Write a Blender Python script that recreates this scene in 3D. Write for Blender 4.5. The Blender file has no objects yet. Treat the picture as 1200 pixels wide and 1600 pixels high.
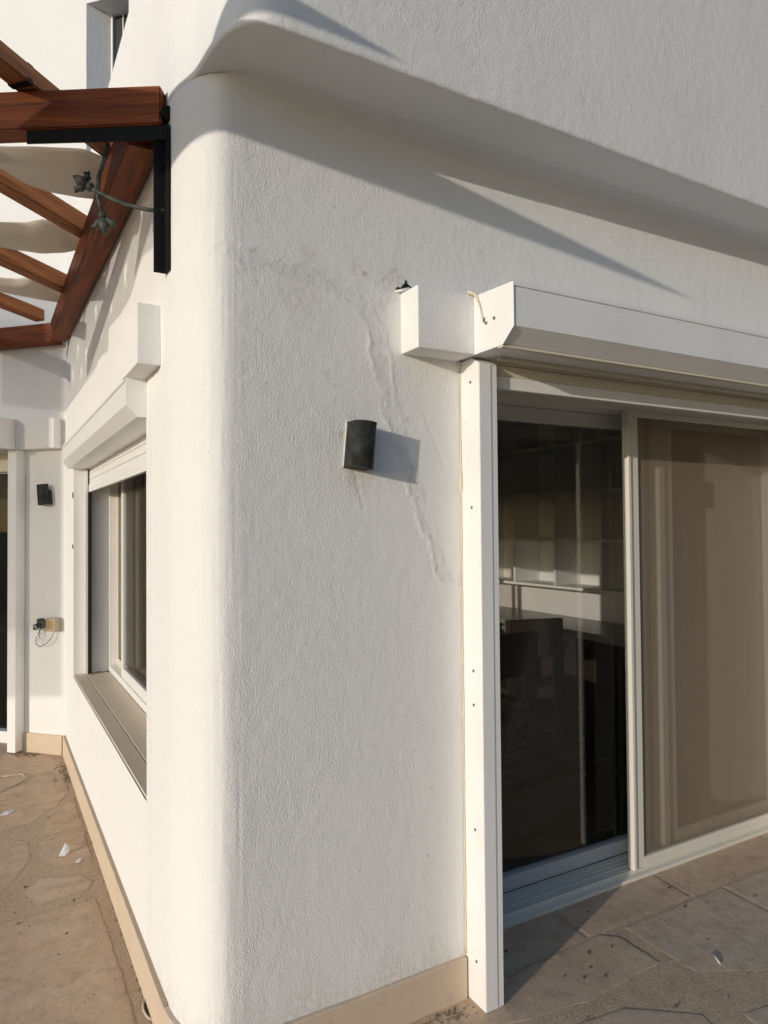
import bpy, bmesh, math, random
import numpy as np
from mathutils import Vector, Matrix, noise
random.seed(7); rng = np.random.default_rng(11)
sc = bpy.context.scene; col = sc.collection
R = math.radians
# ------------------------------------------------------------------ camera, sky, sun, exposure
cd = bpy.data.cameras.new("camera"); cam = bpy.data.objects.new("camera", cd); col.objects.link(cam)
cd.sensor_fit = 'HORIZONTAL'; cd.sensor_width = 36; cd.lens = 1098/1200*36; cd.clip_start = .02; cd.clip_end = 2000
cx, cu, cb = (.87071, -.49173, -.00819), (-.00314, -.02220, .99975), (-.49179, -.87046, -.02087)
cam.matrix_world = Matrix(((cx[0], cu[0], cb[0], -.47), (cx[1], cu[1], cb[1], -1.91), (cx[2], cu[2], cb[2], 1.56), (0, 0, 0, 1)))
sc.camera = cam
SUNDIR = Vector((.938, .346, -.168)).normalized()          # direction the light travels
W = bpy.data.worlds.new("World"); sc.world = W; W.use_nodes = True
nt = W.node_tree; sky = nt.nodes.new('ShaderNodeTexSky'); sky.sky_type = 'NISHITA'; sky.sun_disc = False
sky.sun_elevation = R(9.5); sky.sun_rotation = math.atan2(-SUNDIR.x, -SUNDIR.y) % (2*math.pi)
sky.air_density = 1.0; sky.dust_density = 1.0; sky.ozone_density = 3.2
nt.links.new(sky.outputs[0], nt.nodes['Background'].inputs[0]); nt.nodes['Background'].inputs[1].default_value = .15
sl = bpy.data.lights.new("sun", 'SUN'); sl.energy = 2.0; sl.angle = R(.45); sl.color = (1, .90, .77)
sun = bpy.data.objects.new("sun", sl); col.objects.link(sun)
sun.rotation_euler = SUNDIR.to_track_quat('-Z', 'Y').to_euler(); sun.location = (-20, -8, 6)
sc.view_settings.view_transform = 'Standard'; sc.view_settings.look = 'None'; sc.view_settings.gamma = 1
sc.view_settings.exposure = .31
sc.render.resolution_x = 768; sc.render.resolution_y = 1024
sc.render.engine = 'CYCLES'; sc.cycles.max_bounces = 10; sc.cycles.diffuse_bounces = 6; sc.cycles.transparent_max_bounces = 16
sc.cycles.caustics_reflective = False; sc.cycles.caustics_refractive = False

# ------------------------------------------------------------------ materials
MATS = {}
def mat(name, base=(.8, .8, .8), rough=.6, metal=0, spec=.5):
    m = bpy.data.materials.new(name); m.use_nodes = True; b = m.node_tree.nodes['Principled BSDF']
    b.inputs['Base Color'].default_value = (*base, 1); b.inputs['Roughness'].default_value = rough
    b.inputs['Metallic'].default_value = metal; b.inputs['Specular IOR Level'].default_value = spec
    MATS[name] = m; return m
def N(m, t, **kw):
    n = m.node_tree.nodes.new(t)
    for k, v in kw.items(): setattr(n, k, v)
    return n
def L(m, a, b): m.node_tree.links.new(a, b)
def coords(m, scale=(1, 1, 1)):
    tc = N(m, 'ShaderNodeTexCoord'); mp = N(m, 'ShaderNodeMapping'); L(m, tc.outputs['Object'], mp.inputs[0])
    mp.inputs['Scale'].default_value = scale; return mp.outputs[0]
def noise_n(m, vec, scale, detail=4, rough=.55, dist=0):
    n = N(m, 'ShaderNodeTexNoise'); L(m, vec, n.inputs['Vector']); n.inputs['Scale'].default_value = scale
    n.inputs['Detail'].default_value = detail; n.inputs['Roughness'].default_value = rough; n.inputs['Distortion'].default_value = dist
    return n.outputs['Fac']
def ramp(m, fac, stops):
    r = N(m, 'ShaderNodeValToRGB'); L(m, fac, r.inputs[0]); e = r.color_ramp.elements
    while len(e) < len(stops): e.new(.5)
    for el, (p, c) in zip(e, stops): el.position = p; el.color = (*c, 1) if len(c) == 3 else c
    return r.outputs[0]
def mix(m, fac, a, b, mode='MIX'):
    n = N(m, 'ShaderNodeMix', data_type='RGBA', blend_type=mode)
    if isinstance(fac, (int, float)): n.inputs[0].default_value = fac
    else: L(m, fac, n.inputs[0])
    for i, v in ((6, a), (7, b)):
        if isinstance(v, tuple): n.inputs[i].default_value = (*v, 1)
        else: L(m, v, n.inputs[i])
    return n.outputs[2]
def mth(m, op, a, b=0., c=None):
    n = N(m, 'ShaderNodeMath', operation=op)
    for i, v in enumerate((a, b, c)):
        if v is None: continue
        if isinstance(v, (int, float)): n.inputs[i].default_value = v
        else: L(m, v, n.inputs[i])
    return n.outputs[0]
def bump(m, h, dist, strength=1., prev=None):
    b = N(m, 'ShaderNodeBump'); b.inputs['Distance'].default_value = dist; b.inputs['Strength'].default_value = strength
    L(m, h, b.inputs['Height'])
    if prev is not None: L(m, prev, b.inputs['Normal'])
    return b.outputs[0]
def out(m, color=None, normal=None, rough=None):
    b = m.node_tree.nodes['Principled BSDF']
    if color is not None: L(m, color, b.inputs['Base Color'])
    if normal is not None: L(m, normal, b.inputs['Normal'])
    if rough is not None: L(m, rough, b.inputs['Roughness'])

def plaster(name, base, grain=.0016, attr=False):
    m = mat(name, base, .88, spec=.25); v = coords(m)
    big = noise_n(m, v, 1.6, 5, .6); mid = noise_n(m, v, 11, 5, .65)
    c = mix(m, ramp(m, big, [(.3, (0, 0, 0)), (.75, (1, 1, 1))]), tuple(x*.965 for x in base), base)
    grime = ramp(m, mid, [(.60, (0, 0, 0)), (.78, (1, 1, 1))])
    c = mix(m, mth(m, 'MULTIPLY', grime, .16), c, (.62, .56, .47))
    # tiny specks of dirt
    vo = N(m, 'ShaderNodeTexVoronoi'); L(m, v, vo.inputs['Vector']); vo.inputs['Scale'].default_value = 9
    sp = mth(m, 'LESS_THAN', vo.outputs['Distance'], .035)
    c = mix(m, mth(m, 'MULTIPLY', sp, .45), c, (.3, .25, .2))
    if attr:
        at = N(m, 'ShaderNodeAttribute', attribute_name='stain')
        st = mth(m, 'MULTIPLY', at.outputs['Fac'], ramp(m, noise_n(m, v, 60, 4), [(.35, (0, 0, 0)), (.65, (1, 1, 1))]))
        c = mix(m, mth(m, 'MULTIPLY', st, .95), c, (.42, .30, .18))
    # roller texture: small worm-like ridges, brushed softly along the vertical
    mp = N(m, 'ShaderNodeMapping'); L(m, v, mp.inputs[0]); mp.inputs['Scale'].default_value = (1, 1, .8); mr = N(m, 'ShaderNodeMapping'); L(m, mp.outputs[0], mr.inputs[0]); mr.inputs['Rotation'].default_value = (.61, .47, .83)
    n1 = noise_n(m, mr.outputs[0], 250, 2, .55, .5); n2 = noise_n(m, mr.outputs[0], 390, 2, .5)
    vb = N(m, 'ShaderNodeTexVoronoi'); L(m, mr.outputs[0], vb.inputs['Vector']); vb.inputs['Scale'].default_value = 210
    h = mth(m, 'ADD', mth(m, 'MULTIPLY', n1, .9), mth(m, 'MULTIPLY', n2, .25)); h = mth(m, 'SUBTRACT', h, mth(m, 'MULTIPLY', vb.outputs['Distance'], .75))
    if attr:
        sm = N(m, 'ShaderNodeAttribute', attribute_name='smooth')
        h = mth(m, 'MULTIPLY', h, mth(m, 'SUBTRACT', 1., sm.outputs['Fac']))
        sa = N(m, 'ShaderNodeAttribute', attribute_name='scar')
        g1 = noise_n(m, v, 75, 4, .75, 1.2); g1 = mth(m, 'MULTIPLY', mth(m, 'ABSOLUTE', mth(m, 'SUBTRACT', g1, .5)), 7.)
        c = mix(m, mth(m, 'MULTIPLY', sa.outputs['Fac'], .25), c, (.86, .86, .85))
        h = mth(m, 'ADD', h, mth(m, 'MULTIPLY', g1, mth(m, 'MULTIPLY', sa.outputs['Fac'], 1.1)))
    amp = ramp(m, noise_n(m, v, 3.1, 3), [(.3, (.25,)*3), (.7, (1,)*3)])
    h = mth(m, 'MULTIPLY', h, amp)
    nn = bump(m, h, grain)
    nn = bump(m, noise_n(m, v, 22, 3), .004, .6, nn)
    out(m, c, nn); return m
plaster('plaster', (.81, .805, .79), .0015, True)
plaster('plaster_plain', (.81, .805, .79), .0012)
def aluminium(name, base, rough=.32):
    m = mat(name, base, rough, spec=.5); v = coords(m)
    g = noise_n(m, v, 4, 5, .65); fine = noise_n(m, v, 70, 4, .6)
    c = mix(m, mth(m, 'MULTIPLY', ramp(m, g, [(.45, (0, 0, 0)), (.8, (1, 1, 1))]), .22), base, (.55, .50, .42))
    c = mix(m, mth(m, 'MULTIPLY', ramp(m, fine, [(.62, (0, 0, 0)), (.7, (1, 1, 1))]), .18), c, (.45, .38, .28))
    out(m, c, bump(m, noise_n(m, v, 3, 2), .003, .25), mth(m, 'ADD', mth(m, 'MULTIPLY', g, .25), rough-.1)); return m
aluminium('white_aluminium', (.82, .82, .81)); aluminium('ivory_aluminium', (.76, .725, .64)); aluminium('cream_aluminium', (.70, .64, .52), .4); aluminium('grey_aluminium', (.62, .62, .62), .38)
m = mat('stone_trim', (.55, .43, .31), .7, spec=.3); v = coords(m)
c = mix(m, noise_n(m, v, 6, 6, .65), (.66, .54, .41), (.56, .45, .34))
c = mix(m, mth(m, 'MULTIPLY', ramp(m, noise_n(m, v, 35, 5), [(.58, (0, 0, 0)), (.72, (1, 1, 1))]), .28), c, (.36, .27, .18))
out(m, c, bump(m, noise_n(m, v, 60, 4), .0012))
def wood(name, a, b_, dark):
    m = mat(name, a, .6, spec=.2); v = coords(m, (1.3, 26, 26))
    g = noise_n(m, v, 1.6, 7, .62, .8); v2 = coords(m, (.8, 5, 5)); k = noise_n(m, v2, 2.2, 4, .6)
    c = ramp(m, g, [(.28, dark), (.48, a), (.72, b_)])
    c = mix(m, ramp(m, k, [(.55, (0, 0, 0)), (.75, (.8, .8, .8))]), c, dark)
    vo = N(m, 'ShaderNodeTexVoronoi'); L(m, coords(m, (3.1, 9, 9)), vo.inputs['Vector']); vo.inputs['Scale'].default_value = 1.3
    kn = ramp(m, vo.outputs['Distance'], [(.05, (1, 1, 1)), (.11, (0, 0, 0))])
    c = mix(m, mth(m, 'MULTIPLY', kn, .8), c, (.05, .02, .01))
    out(m, c, bump(m, g, .0022, .8), mth(m, 'ADD', mth(m, 'MULTIPLY', g, .3), .45)); return m
wood('stained_wood', (.18, .044, .011), (.34, .10, .026), (.045, .013, .005)); wood('orange_wood', (.30, .105, .032), (.44, .185, .07), (.09, .03, .01))
wood('weathered_wood', (.27, .11, .045), (.36, .17, .08), (.10, .04, .02))
m = mat('black_iron', (.008, .008, .008), .7, spec=.2); v = coords(m)
n_ = noise_n(m, v, 24, 5, .7); out(m, mix(m, ramp(m, n_, [(.6, (0, 0, 0)), (.72, (1, 1, 1))]), (.007, .008, .007), (.04, .03, .024)), bump(m, noise_n(m, v, 90, 4), .001))
m = mat('verdigris_iron', (.05, .06, .05), .65); v = coords(m)
out(m, mix(m, ramp(m, noise_n(m, v, 60, 5, .7), [(.4, (0, 0, 0)), (.65, (1, 1, 1))]), (.018, .021, .018), (.085, .10, .08)), bump(m, noise_n(m, v, 120, 4), .002))
m = mat('lamp_black', (.02, .022, .022), .7, spec=.25); v = coords(m)
out(m, mix(m, ramp(m, noise_n(m, v, 25, 6, .7), [(.4, (0, 0, 0)), (.75, (1, 1, 1))]), (.016, .018, .018), (.055, .055, .05)), bump(m, noise_n(m, v, 90, 3), .0006))
mat('frosted_glass', (.80, .78, .68), .5); mat('broken_white', (.7, .68, .62), .7)
m = mat('canvas', (.60, .53, .43), .9, spec=.1); v = coords(m)
b = m.node_tree.nodes['Principled BSDF']; c = mix(m, noise_n(m, v, 5, 5), (.80, .74, .64), (.70, .63, .53)); out(m, c, bump(m, noise_n(m, v, 30, 4), .003))
tr = N(m, 'ShaderNodeBsdfTranslucent'); L(m, c, tr.inputs[0]); ms = N(m, 'ShaderNodeMixShader'); ms.inputs[0].default_value = .38
L(m, b.outputs[0], ms.inputs[1]); L(m, tr.outputs[0], ms.inputs[2]); L(m, ms.outputs[0], m.node_tree.nodes['Material Output'].inputs[0])
m = mat('woven_canvas', (.62, .55, .45), .9, spec=.1); b = m.node_tree.nodes['Principled BSDF']; tb = N(m, 'ShaderNodeBsdfTransparent'); ms = N(m, 'ShaderNodeMixShader'); ms.inputs[0].default_value = .52
L(m, tb.outputs[0], ms.inputs[1]); L(m, b.outputs[0], ms.inputs[2]); L(m, ms.outputs[0], m.node_tree.nodes['Material Output'].inputs[0])
m = mat('gauze', (.5, .45, .36), .9, spec=.1); b = m.node_tree.nodes['Principled BSDF']; tb = N(m, 'ShaderNodeBsdfTransparent'); ms = N(m, 'ShaderNodeMixShader'); ms.inputs[0].default_value = .48
L(m, tb.outputs[0], ms.inputs[1]); L(m, b.outputs[0], ms.inputs[2]); L(m, ms.outputs[0], m.node_tree.nodes['Material Output'].inputs[0])
# paving
m = mat('paving_stone', (.36, .27, .19), .72, spec=.3); v = coords(m)
at = N(m, 'ShaderNodeAttribute', attribute_name='slab')
c = mix(m, noise_n(m, v, 3.2, 7, .68), (.66, .47, .31), (.50, .355, .24))
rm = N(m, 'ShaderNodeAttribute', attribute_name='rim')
c = mix(m, ramp(m, at.outputs['Fac'], [(0, (0, 0, 0)), (1, (.8, .8, .8))]), c, (.53, .44, .335))
c = mix(m, mth(m, 'MULTIPLY', ramp(m, noise_n(m, v, 17, 7, .72), [(.45, (0, 0, 0)), (.68, (1, 1, 1))]), .6), c, (.33, .25, .175))
c = mix(m, mth(m, 'MULTIPLY', ramp(m, noise_n(m, v, 240, 3, .7), [(.64, (0, 0, 0)), (.72, (1, 1, 1))]), .6), c, (.12, .09, .06))
c = mix(m, mth(m, 'MULTIPLY', ramp(m, noise_n(m, coords(m, (1, 1.6, 1)), 5.5, 6, .7, .5), [(.48, (0, 0, 0)), (.7, (1, 1, 1))]), .55), c, (.68, .54, .40))
c = mix(m, mth(m, 'MULTIPLY', rm.outputs['Fac'], .5), c, (.20, .155, .11))  # rim colour darkened to offset the low sun on the slab edges
out(m, c, bump(m, noise_n(m, v, 9, 6, .65), .007, .7, bump(m, noise_n(m, v, 170, 4, .7), .0012)))
m = mat('mortar', (.3, .24, .17), .9, spec=.2); v = coords(m)
at = N(m, 'ShaderNodeAttribute', attribute_name='slab')
c = mix(m, noise_n(m, v, 7, 6, .7), (.66, .50, .345), (.52, .395, .28))
vo = N(m, 'ShaderNodeTexVoronoi'); L(m, v, vo.inputs['Vector']); vo.inputs['Scale'].default_value = 210; vo.inputs['Randomness'].default_value = 1
c = mix(m, mth(m, 'MULTIPLY', ramp(m, vo.outputs['Distance'], [(.45, (0, 0, 0)), (.8, (1, 1, 1))]), .5), c, (.22, .17, .12))
h = mth(m, 'SUBTRACT', 1., vo.outputs['Distance'])
h = mth(m, 'MULTIPLY', h, ramp(m, noise_n(m, v, 14, 4, .7), [(.42, (.1,)*3), (.62, (1,)*3)])); out(m, c, bump(m, h, .003, .8, bump(m, noise_n(m, v, 60, 6, .8), .007)))
m = mat('soil', (.22, .17, .11), .95); v = coords(m); out(m, mix(m, noise_n(m, v, 1.5, 6), (.26, .2, .12), (.12, .12, .05)))
m = mat('granite', (.3, .26, .22), .75, spec=.3); v = coords(m)
c = mix(m, noise_n(m, v, 8, 5, .7), (.74, .62, .47), (.80, .67, .50))
c = mix(m, ramp(m, noise_n(m, v, 200, 3, .6), [(.42, (0, 0, 0)), (.58, (1, 1, 1))]), c, (.60, .52, .41)); out(m, c, bump(m, noise_n(m, v, 200, 3), .0008))
def simple(name, a, b_, scale, rough=.6, bd=.001, spec=.4):
    m = mat(name, a, rough, spec=spec); v = coords(m); n = noise_n(m, v, scale, 5, .6); out(m, mix(m, n, a, b_), bump(m, n, bd)); return m
simple('interior_paint', (.70, .70, .70), (.64, .64, .64), 3); simple('interior_floor', (.02, .019, .017), (.014, .013, .012), 2, .35)
simple('shelf_white', (.80, .81, .80), (.74, .75, .74), 4, .4); simple('desk_grey', (.22, .21, .19), (.15, .14, .13), 12, .3)
simple('brown_leather', (.045, .030, .02), (.03, .02, .014), 18, .45); simple('dark_wood', (.02, .014, .01), (.035, .025, .018), 10, .4)
simple('dust', (.26, .21, .16), (.13, .10, .075), 60, .95, .003); simple('ledge_dirt', (.42, .33, .23), (.30, .23, .16), 40, .95, .002); simple('paper', (.78, .78, .80), (.68, .68, .70), 20, .8)
simple('cream_plastic', (.50, .42, .28), (.42, .34, .22), 30, .5); simple('orange_plastic', (.45, .30, .14), (.38, .24, .11), 30, .5)
simple('dead_leaf', (.10, .06, .03), (.2, .13, .06), 80, .8); simple('string_white', (.62, .56, .46), (.5, .44, .35), 60, .9)
simple('sealant', (.70, .64, .52), (.55, .48, .36), 30, .6); simple('sticker_film', (.09, .07, .045), (.08, .06, .04), 30, .7); simple('sticker_ink', (.10, .075, .05), (.09, .07, .045), 30, .5)
simple('rubber', (.012, .012, .012), (.02, .02, .02), 20, .6)
simple('cable', (.16, .15, .13), (.10, .10, .09), 40, .5); simple('cardboard', (.42, .25, .11), (.32, .18, .08), 15, .7)
simple('clear_plastic', (.45, .47, .45), (.2, .22, .2), 22, .15, .01); simple('hedge_leaf', (.05, .08, .025), (.03, .05, .015), 6, .8, .05)
m = mat('rug', (.02, .02, .02), .95, spec=.1); v = coords(m); wv = N(m, 'ShaderNodeTexWave', bands_direction='Y'); L(m, v, wv.inputs[0]); wv.inputs['Scale'].default_value = 2.4
wv.inputs['Distortion'].default_value = .3; out(m, ramp(m, wv.outputs['Fac'], [(.55, (.008, .008, .008)), (.8, (.04, .038, .034))]))
def glass(name, tint, refl=1.0, dirt=.04, dirtcol=(.5, .45, .36)):
    m = mat(name, tint, .1); t = m.node_tree; t.nodes.remove(t.nodes['Principled BSDF'])
    tb = N(m, 'ShaderNodeBsdfTransparent'); tb.inputs[0].default_value = (*tint, 1)
    gl = N(m, 'ShaderNodeBsdfGlossy'); gl.inputs['Roughness'].default_value = .015; gl.inputs[0].default_value = (.9, .93, .9, 1)
    fr = N(m, 'ShaderNodeFresnel'); fr.inputs[0].default_value = 1.5
    a = N(m, 'ShaderNodeMixShader'); L(m, mth(m, 'MULTIPLY', fr.outputs[0], refl), a.inputs[0]); L(m, tb.outputs[0], a.inputs[1]); L(m, gl.outputs[0], a.inputs[2])
    df = N(m, 'ShaderNodeBsdfDiffuse'); df.inputs[0].default_value = (*dirtcol, 1)
    v = coords(m, (1, 1, .35)); d = mth(m, 'MULTIPLY', ramp(m, noise_n(m, v, 3.5, 7, .7, .6), [(.38, (0, 0, 0)), (.85, (1, 1, 1))]), dirt*2)
    sc_ = ramp(m, noise_n(m, coords(m, (6, 6, 1)), 2.5, 6, .8, 2.), [(.72, (0, 0, 0)), (.8, (1, 1, 1))])
    d = mth(m, 'ADD', mth(m, 'ADD', d, mth(m, 'MULTIPLY', sc_, dirt*1.5)), dirt*.35)
    b2 = N(m, 'ShaderNodeMixShader'); L(m, d, b2.inputs[0]); L(m, a.outputs[0], b2.inputs[1]); L(m, df.outputs[0], b2.inputs[2])
    L(m, b2.outputs[0], t.nodes['Material Output'].inputs[0]); return m
glass('door_glass', (.90, .90, .89), .12, .002, (.3, .3, .28)); glass('window_glass', (.90, .88, .84), .5, .02); glass('dark_glass', (.25, .25, .23), 1., .01)
def mesh_cloth(name, colr, opacity):
    m = mat(name, colr, .8); t = m.node_tree; b = t.nodes['Principled BSDF']; tb = N(m, 'ShaderNodeBsdfTransparent')
    a = N(m, 'ShaderNodeMixShader'); v = coords(m)
    wx = N(m, 'ShaderNodeTexWave', bands_direction='Z'); L(m, v, wx.inputs[0]); wx.inputs['Scale'].default_value = 70; wx.inputs['Distortion'].default_value = 1.2
    fac = mth(m, 'ADD', mth(m, 'MULTIPLY', wx.outputs['Fac'], .10), opacity-.05)
    fac = mth(m, 'ADD', fac, mth(m, 'MULTIPLY', mth(m, 'SUBTRACT', noise_n(m, coords(m, (1, 1, .3)), 5, 6, .7), .5), .16))
    L(m, fac, a.inputs[0]); L(m, tb.outputs[0], a.inputs[1]); L(m, b.outputs[0], a.inputs[2]); L(m, a.outputs[0], t.nodes['Material Output'].inputs[0]); return m
mesh_cloth('fly_mesh', (.27, .215, .155), .60); mesh_cloth('window_mesh', (.14, .10, .07), .22)
m = mat('curtain', (.5, .41, .31), .9, spec=.1); v = coords(m)
c = mix(m, noise_n(m, coords(m, (40, 40, 1.2)), 3, 4), (.82, .68, .52), (.66, .54, .40)); out(m, c, bump(m, noise_n(m, coords(m, (60, 60, 3)), 3, 3), .004))

# ------------------------------------------------------------------ helpers
ROOTLOC = {}
def empty(name, loc, label, cat, group=None, kind=None):
    o = bpy.data.objects.new(name, None); col.objects.link(o); o.location = loc; o.empty_display_size = .1
    o['label'] = label; o['category'] = cat
    if group: o['group'] = group
    if kind: o['kind'] = kind
    return o
def wloc(o):
    p = Vector((0, 0, 0))
    while o is not None: p = p + Vector(o.location); o = o.parent
    return p
def link(name, me, matn, parent=None, mw=None, smooth=False):
    mats = matn if isinstance(matn, (list, tuple)) else [matn]
    if len(me.materials) == 0:
        for q in mats: me.materials.append(MATS[q])
    o = bpy.data.objects.new(name, me); col.objects.link(o)
    if smooth: me.polygons.foreach_set('use_smooth', [True]*len(me.polygons))
    mw = mw or Matrix.Identity(4)
    if parent: o.parent = parent; mw = Matrix.Translation(-wloc(parent)) @ mw
    o.matrix_local = mw
    return o
def tag(o, label, cat, group=None, kind=None):
    o['label'] = label; o['category'] = cat
    if group: o['group'] = group
    if kind: o['kind'] = kind
    return o
class B:
    """collects shapes into one mesh"""
    def __init__(s, T=None): s.bm = bmesh.new(); s.T = T
    def v(s, p): return s.bm.verts.new(s.T(*p) if s.T else p)
    def face(s, pts, mi=0):
        f = s.bm.faces.new([s.v(p) for p in pts]); f.material_index = mi; return f
    def box(s, x0, x1, y0, y1, z0, z1, bev=0, mi=0):
        vs = [s.v((x, y, z)) for z in (z0, z1) for y in (y0, y1) for x in (x0, x1)]
        fs = [s.bm.faces.new([vs[i] for i in q]) for q in ((0, 2, 3, 1), (4, 5, 7, 6), (0, 1, 5, 4), (2, 6, 7, 3), (0, 4, 6, 2), (1, 3, 7, 5))]
        for f in fs: f.material_index = mi
        if bev:
            es = list({e for f in fs for e in f.edges})
            bmesh.ops.bevel(s.bm, geom=es, offset=bev, segments=2, affect='EDGES', profile=.6)
        return s
    def prism(s, pts, axis, a, b, bev=0):
        # pts: 2-D outline in the two other axes (ccw), extruded a..b along axis
        def P(p, t): return (t, p[0], p[1]) if axis == 'x' else ((p[0], t, p[1]) if axis == 'y' else (p[0], p[1], t))
        A = [s.v(P(p, a)) for p in pts]; Bv = [s.v(P(p, b)) for p in pts]; n = len(pts); fs = []
        fs.append(s.bm.faces.new(A)); fs.append(s.bm.faces.new(Bv[::-1]))
        for i in range(n): fs.append(s.bm.faces.new((A[i], Bv[i], Bv[(i+1) % n], A[(i+1) % n])))
        if bev: bmesh.ops.bevel(s.bm, geom=list({e for f in fs for e in f.edges}), offset=bev, segments=2, affect='EDGES')
        return s
    def tube(s, pts, r, n=8, cap=True):
        pts = [Vector(p) for p in pts]; rs = r if isinstance(r, (list, tuple)) else [r]*len(pts); rings = []
        up = Vector((0, 0, 1))
        for i, p in enumerate(pts):
            d = (pts[min(i+1, len(pts)-1)] - pts[max(i-1, 0)]).normalized()
            u = d.cross(up if abs(d.z) < .95 else Vector((1, 0, 0))).normalized(); w = d.cross(u)
            rings.append([s.v(p + (u*math.cos(2*math.pi*k/n) + w*math.sin(2*math.pi*k/n))*rs[i]) for k in range(n)])
        for a, b in zip(rings, rings[1:]):
            for k in range(n): s.bm.faces.new((a[k], a[(k+1) % n], b[(k+1) % n], b[k])).smooth = True
        if cap: s.bm.faces.new(rings[0][::-1]); s.bm.faces.new(rings[-1])
        return s
    def done(s, name, matn, parent=None, mw=None, smooth=False):
        bmesh.ops.recalc_face_normals(s.bm, faces=s.bm.faces)
        me = bpy.data.meshes.new(name)
        base = Vector((0, 0, 0))
        if mw is None and parent is not None: base = wloc(parent)
        s.bm.to_mesh(me); s.bm.free()
        o = link(name, me, matn, parent, mw, smooth); return o
def setbase(o, base):
    """move an object's origin to base without moving the mesh"""
    base = Vector(base); o.data.transform(Matrix.Translation(-base)); o.location = Vector(o.location) + base; return o
S2 = 2**.5; Y0 = 3.38; SPD = .16
def T45(s, off, z): return ((-s-off)/S2, Y0+(s-off)/S2, z)   # slanted wall: s runs left from the inner corner, off = distance in front of it
# smooth random fields (numpy value noise)
def vnoise(u, w, cell, seed):
    g = np.random.default_rng(seed).random((256, 256)); a = u/cell; b = w/cell
    i = np.floor(a).astype(int); j = np.floor(b).astype(int); fa = a-i; fb = b-j; fa = fa*fa*(3-2*fa); fb = fb*fb*(3-2*fb)
    G = lambda x, y: g[x % 256, y % 256]
    return (G(i, j)*(1-fa)*(1-fb)+G(i+1, j)*fa*(1-fb)+G(i, j+1)*(1-fa)*fb+G(i+1, j+1)*fa*fb)*2-1
def fbm(u, w, cell, seed, oct=3):
    t = 0; amp = 1
    for k in range(oct): t = t+amp*vnoise(u, w, cell, seed+k); cell *= .5; amp *= .5
    return t
def polyd(x, z, pts):
    d = np.full(x.shape, 9.)
    for (a, b), (c, e) in zip(pts, pts[1:]):
        vx, vz = c-a, e-b; t = np.clip(((x-a)*vx+(z-b)*vz)/(vx*vx+vz*vz), 0, 1)
        d = np.minimum(d, np.hypot(x-a-t*vx, z-b-t*vz))
    return d
def grid_mesh(P, attrs=None, flip=False):
    n, k = P.shape[:2]; me = bpy.data.meshes.new('m'); idx = np.arange(n*k).reshape(n, k)
    q = np.stack([idx[:-1, :-1], idx[1:, :-1], idx[1:, 1:], idx[:-1, 1:]], -1).reshape(-1, 4)
    if flip: q = q[:, ::-1]
    me.vertices.add(n*k); me.vertices.foreach_set('co', P.reshape(-1).astype(np.float32))
    me.loops.add(q.size); me.loops.foreach_set('vertex_index', q.reshape(-1).astype(np.int32))
    me.polygons.add(len(q)); me.polygons.foreach_set('loop_start', np.arange(0, q.size, 4, dtype=np.int32)); me.polygons.foreach_set('loop_total', np.full(len(q), 4, np.int32))
    me.polygons.foreach_set('use_smooth', np.ones(len(q), bool)); me.update(calc_edges=True)
    for nme, A in (attrs or {}).items():
        a = me.attributes.new(nme, 'FLOAT', 'POINT'); a.data.foreach_set('value', A.reshape(-1).astype(np.float32))
    return me
def path_points(segs, step):
    """resample a polyline; returns points, outward normals (to the left of travel reversed), arclength"""
    pts = np.array(segs, float); d = np.hypot(*np.diff(pts, axis=0).T); cum = np.r_[0, np.cumsum(d)]
    n = max(2, int(cum[-1]/step)+1); t = np.unique(np.r_[np.linspace(0, cum[-1], n), cum])
    t = t[np.r_[True, np.diff(t) > 1e-4]]
    x = np.interp(t, cum, pts[:, 0]); y = np.interp(t, cum, pts[:, 1])
    tx = np.gradient(x, t); ty = np.gradient(y, t); l = np.hypot(tx, ty)
    return x, y, ty/l, -tx/l, t   # normal = travel rotated clockwise
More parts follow.
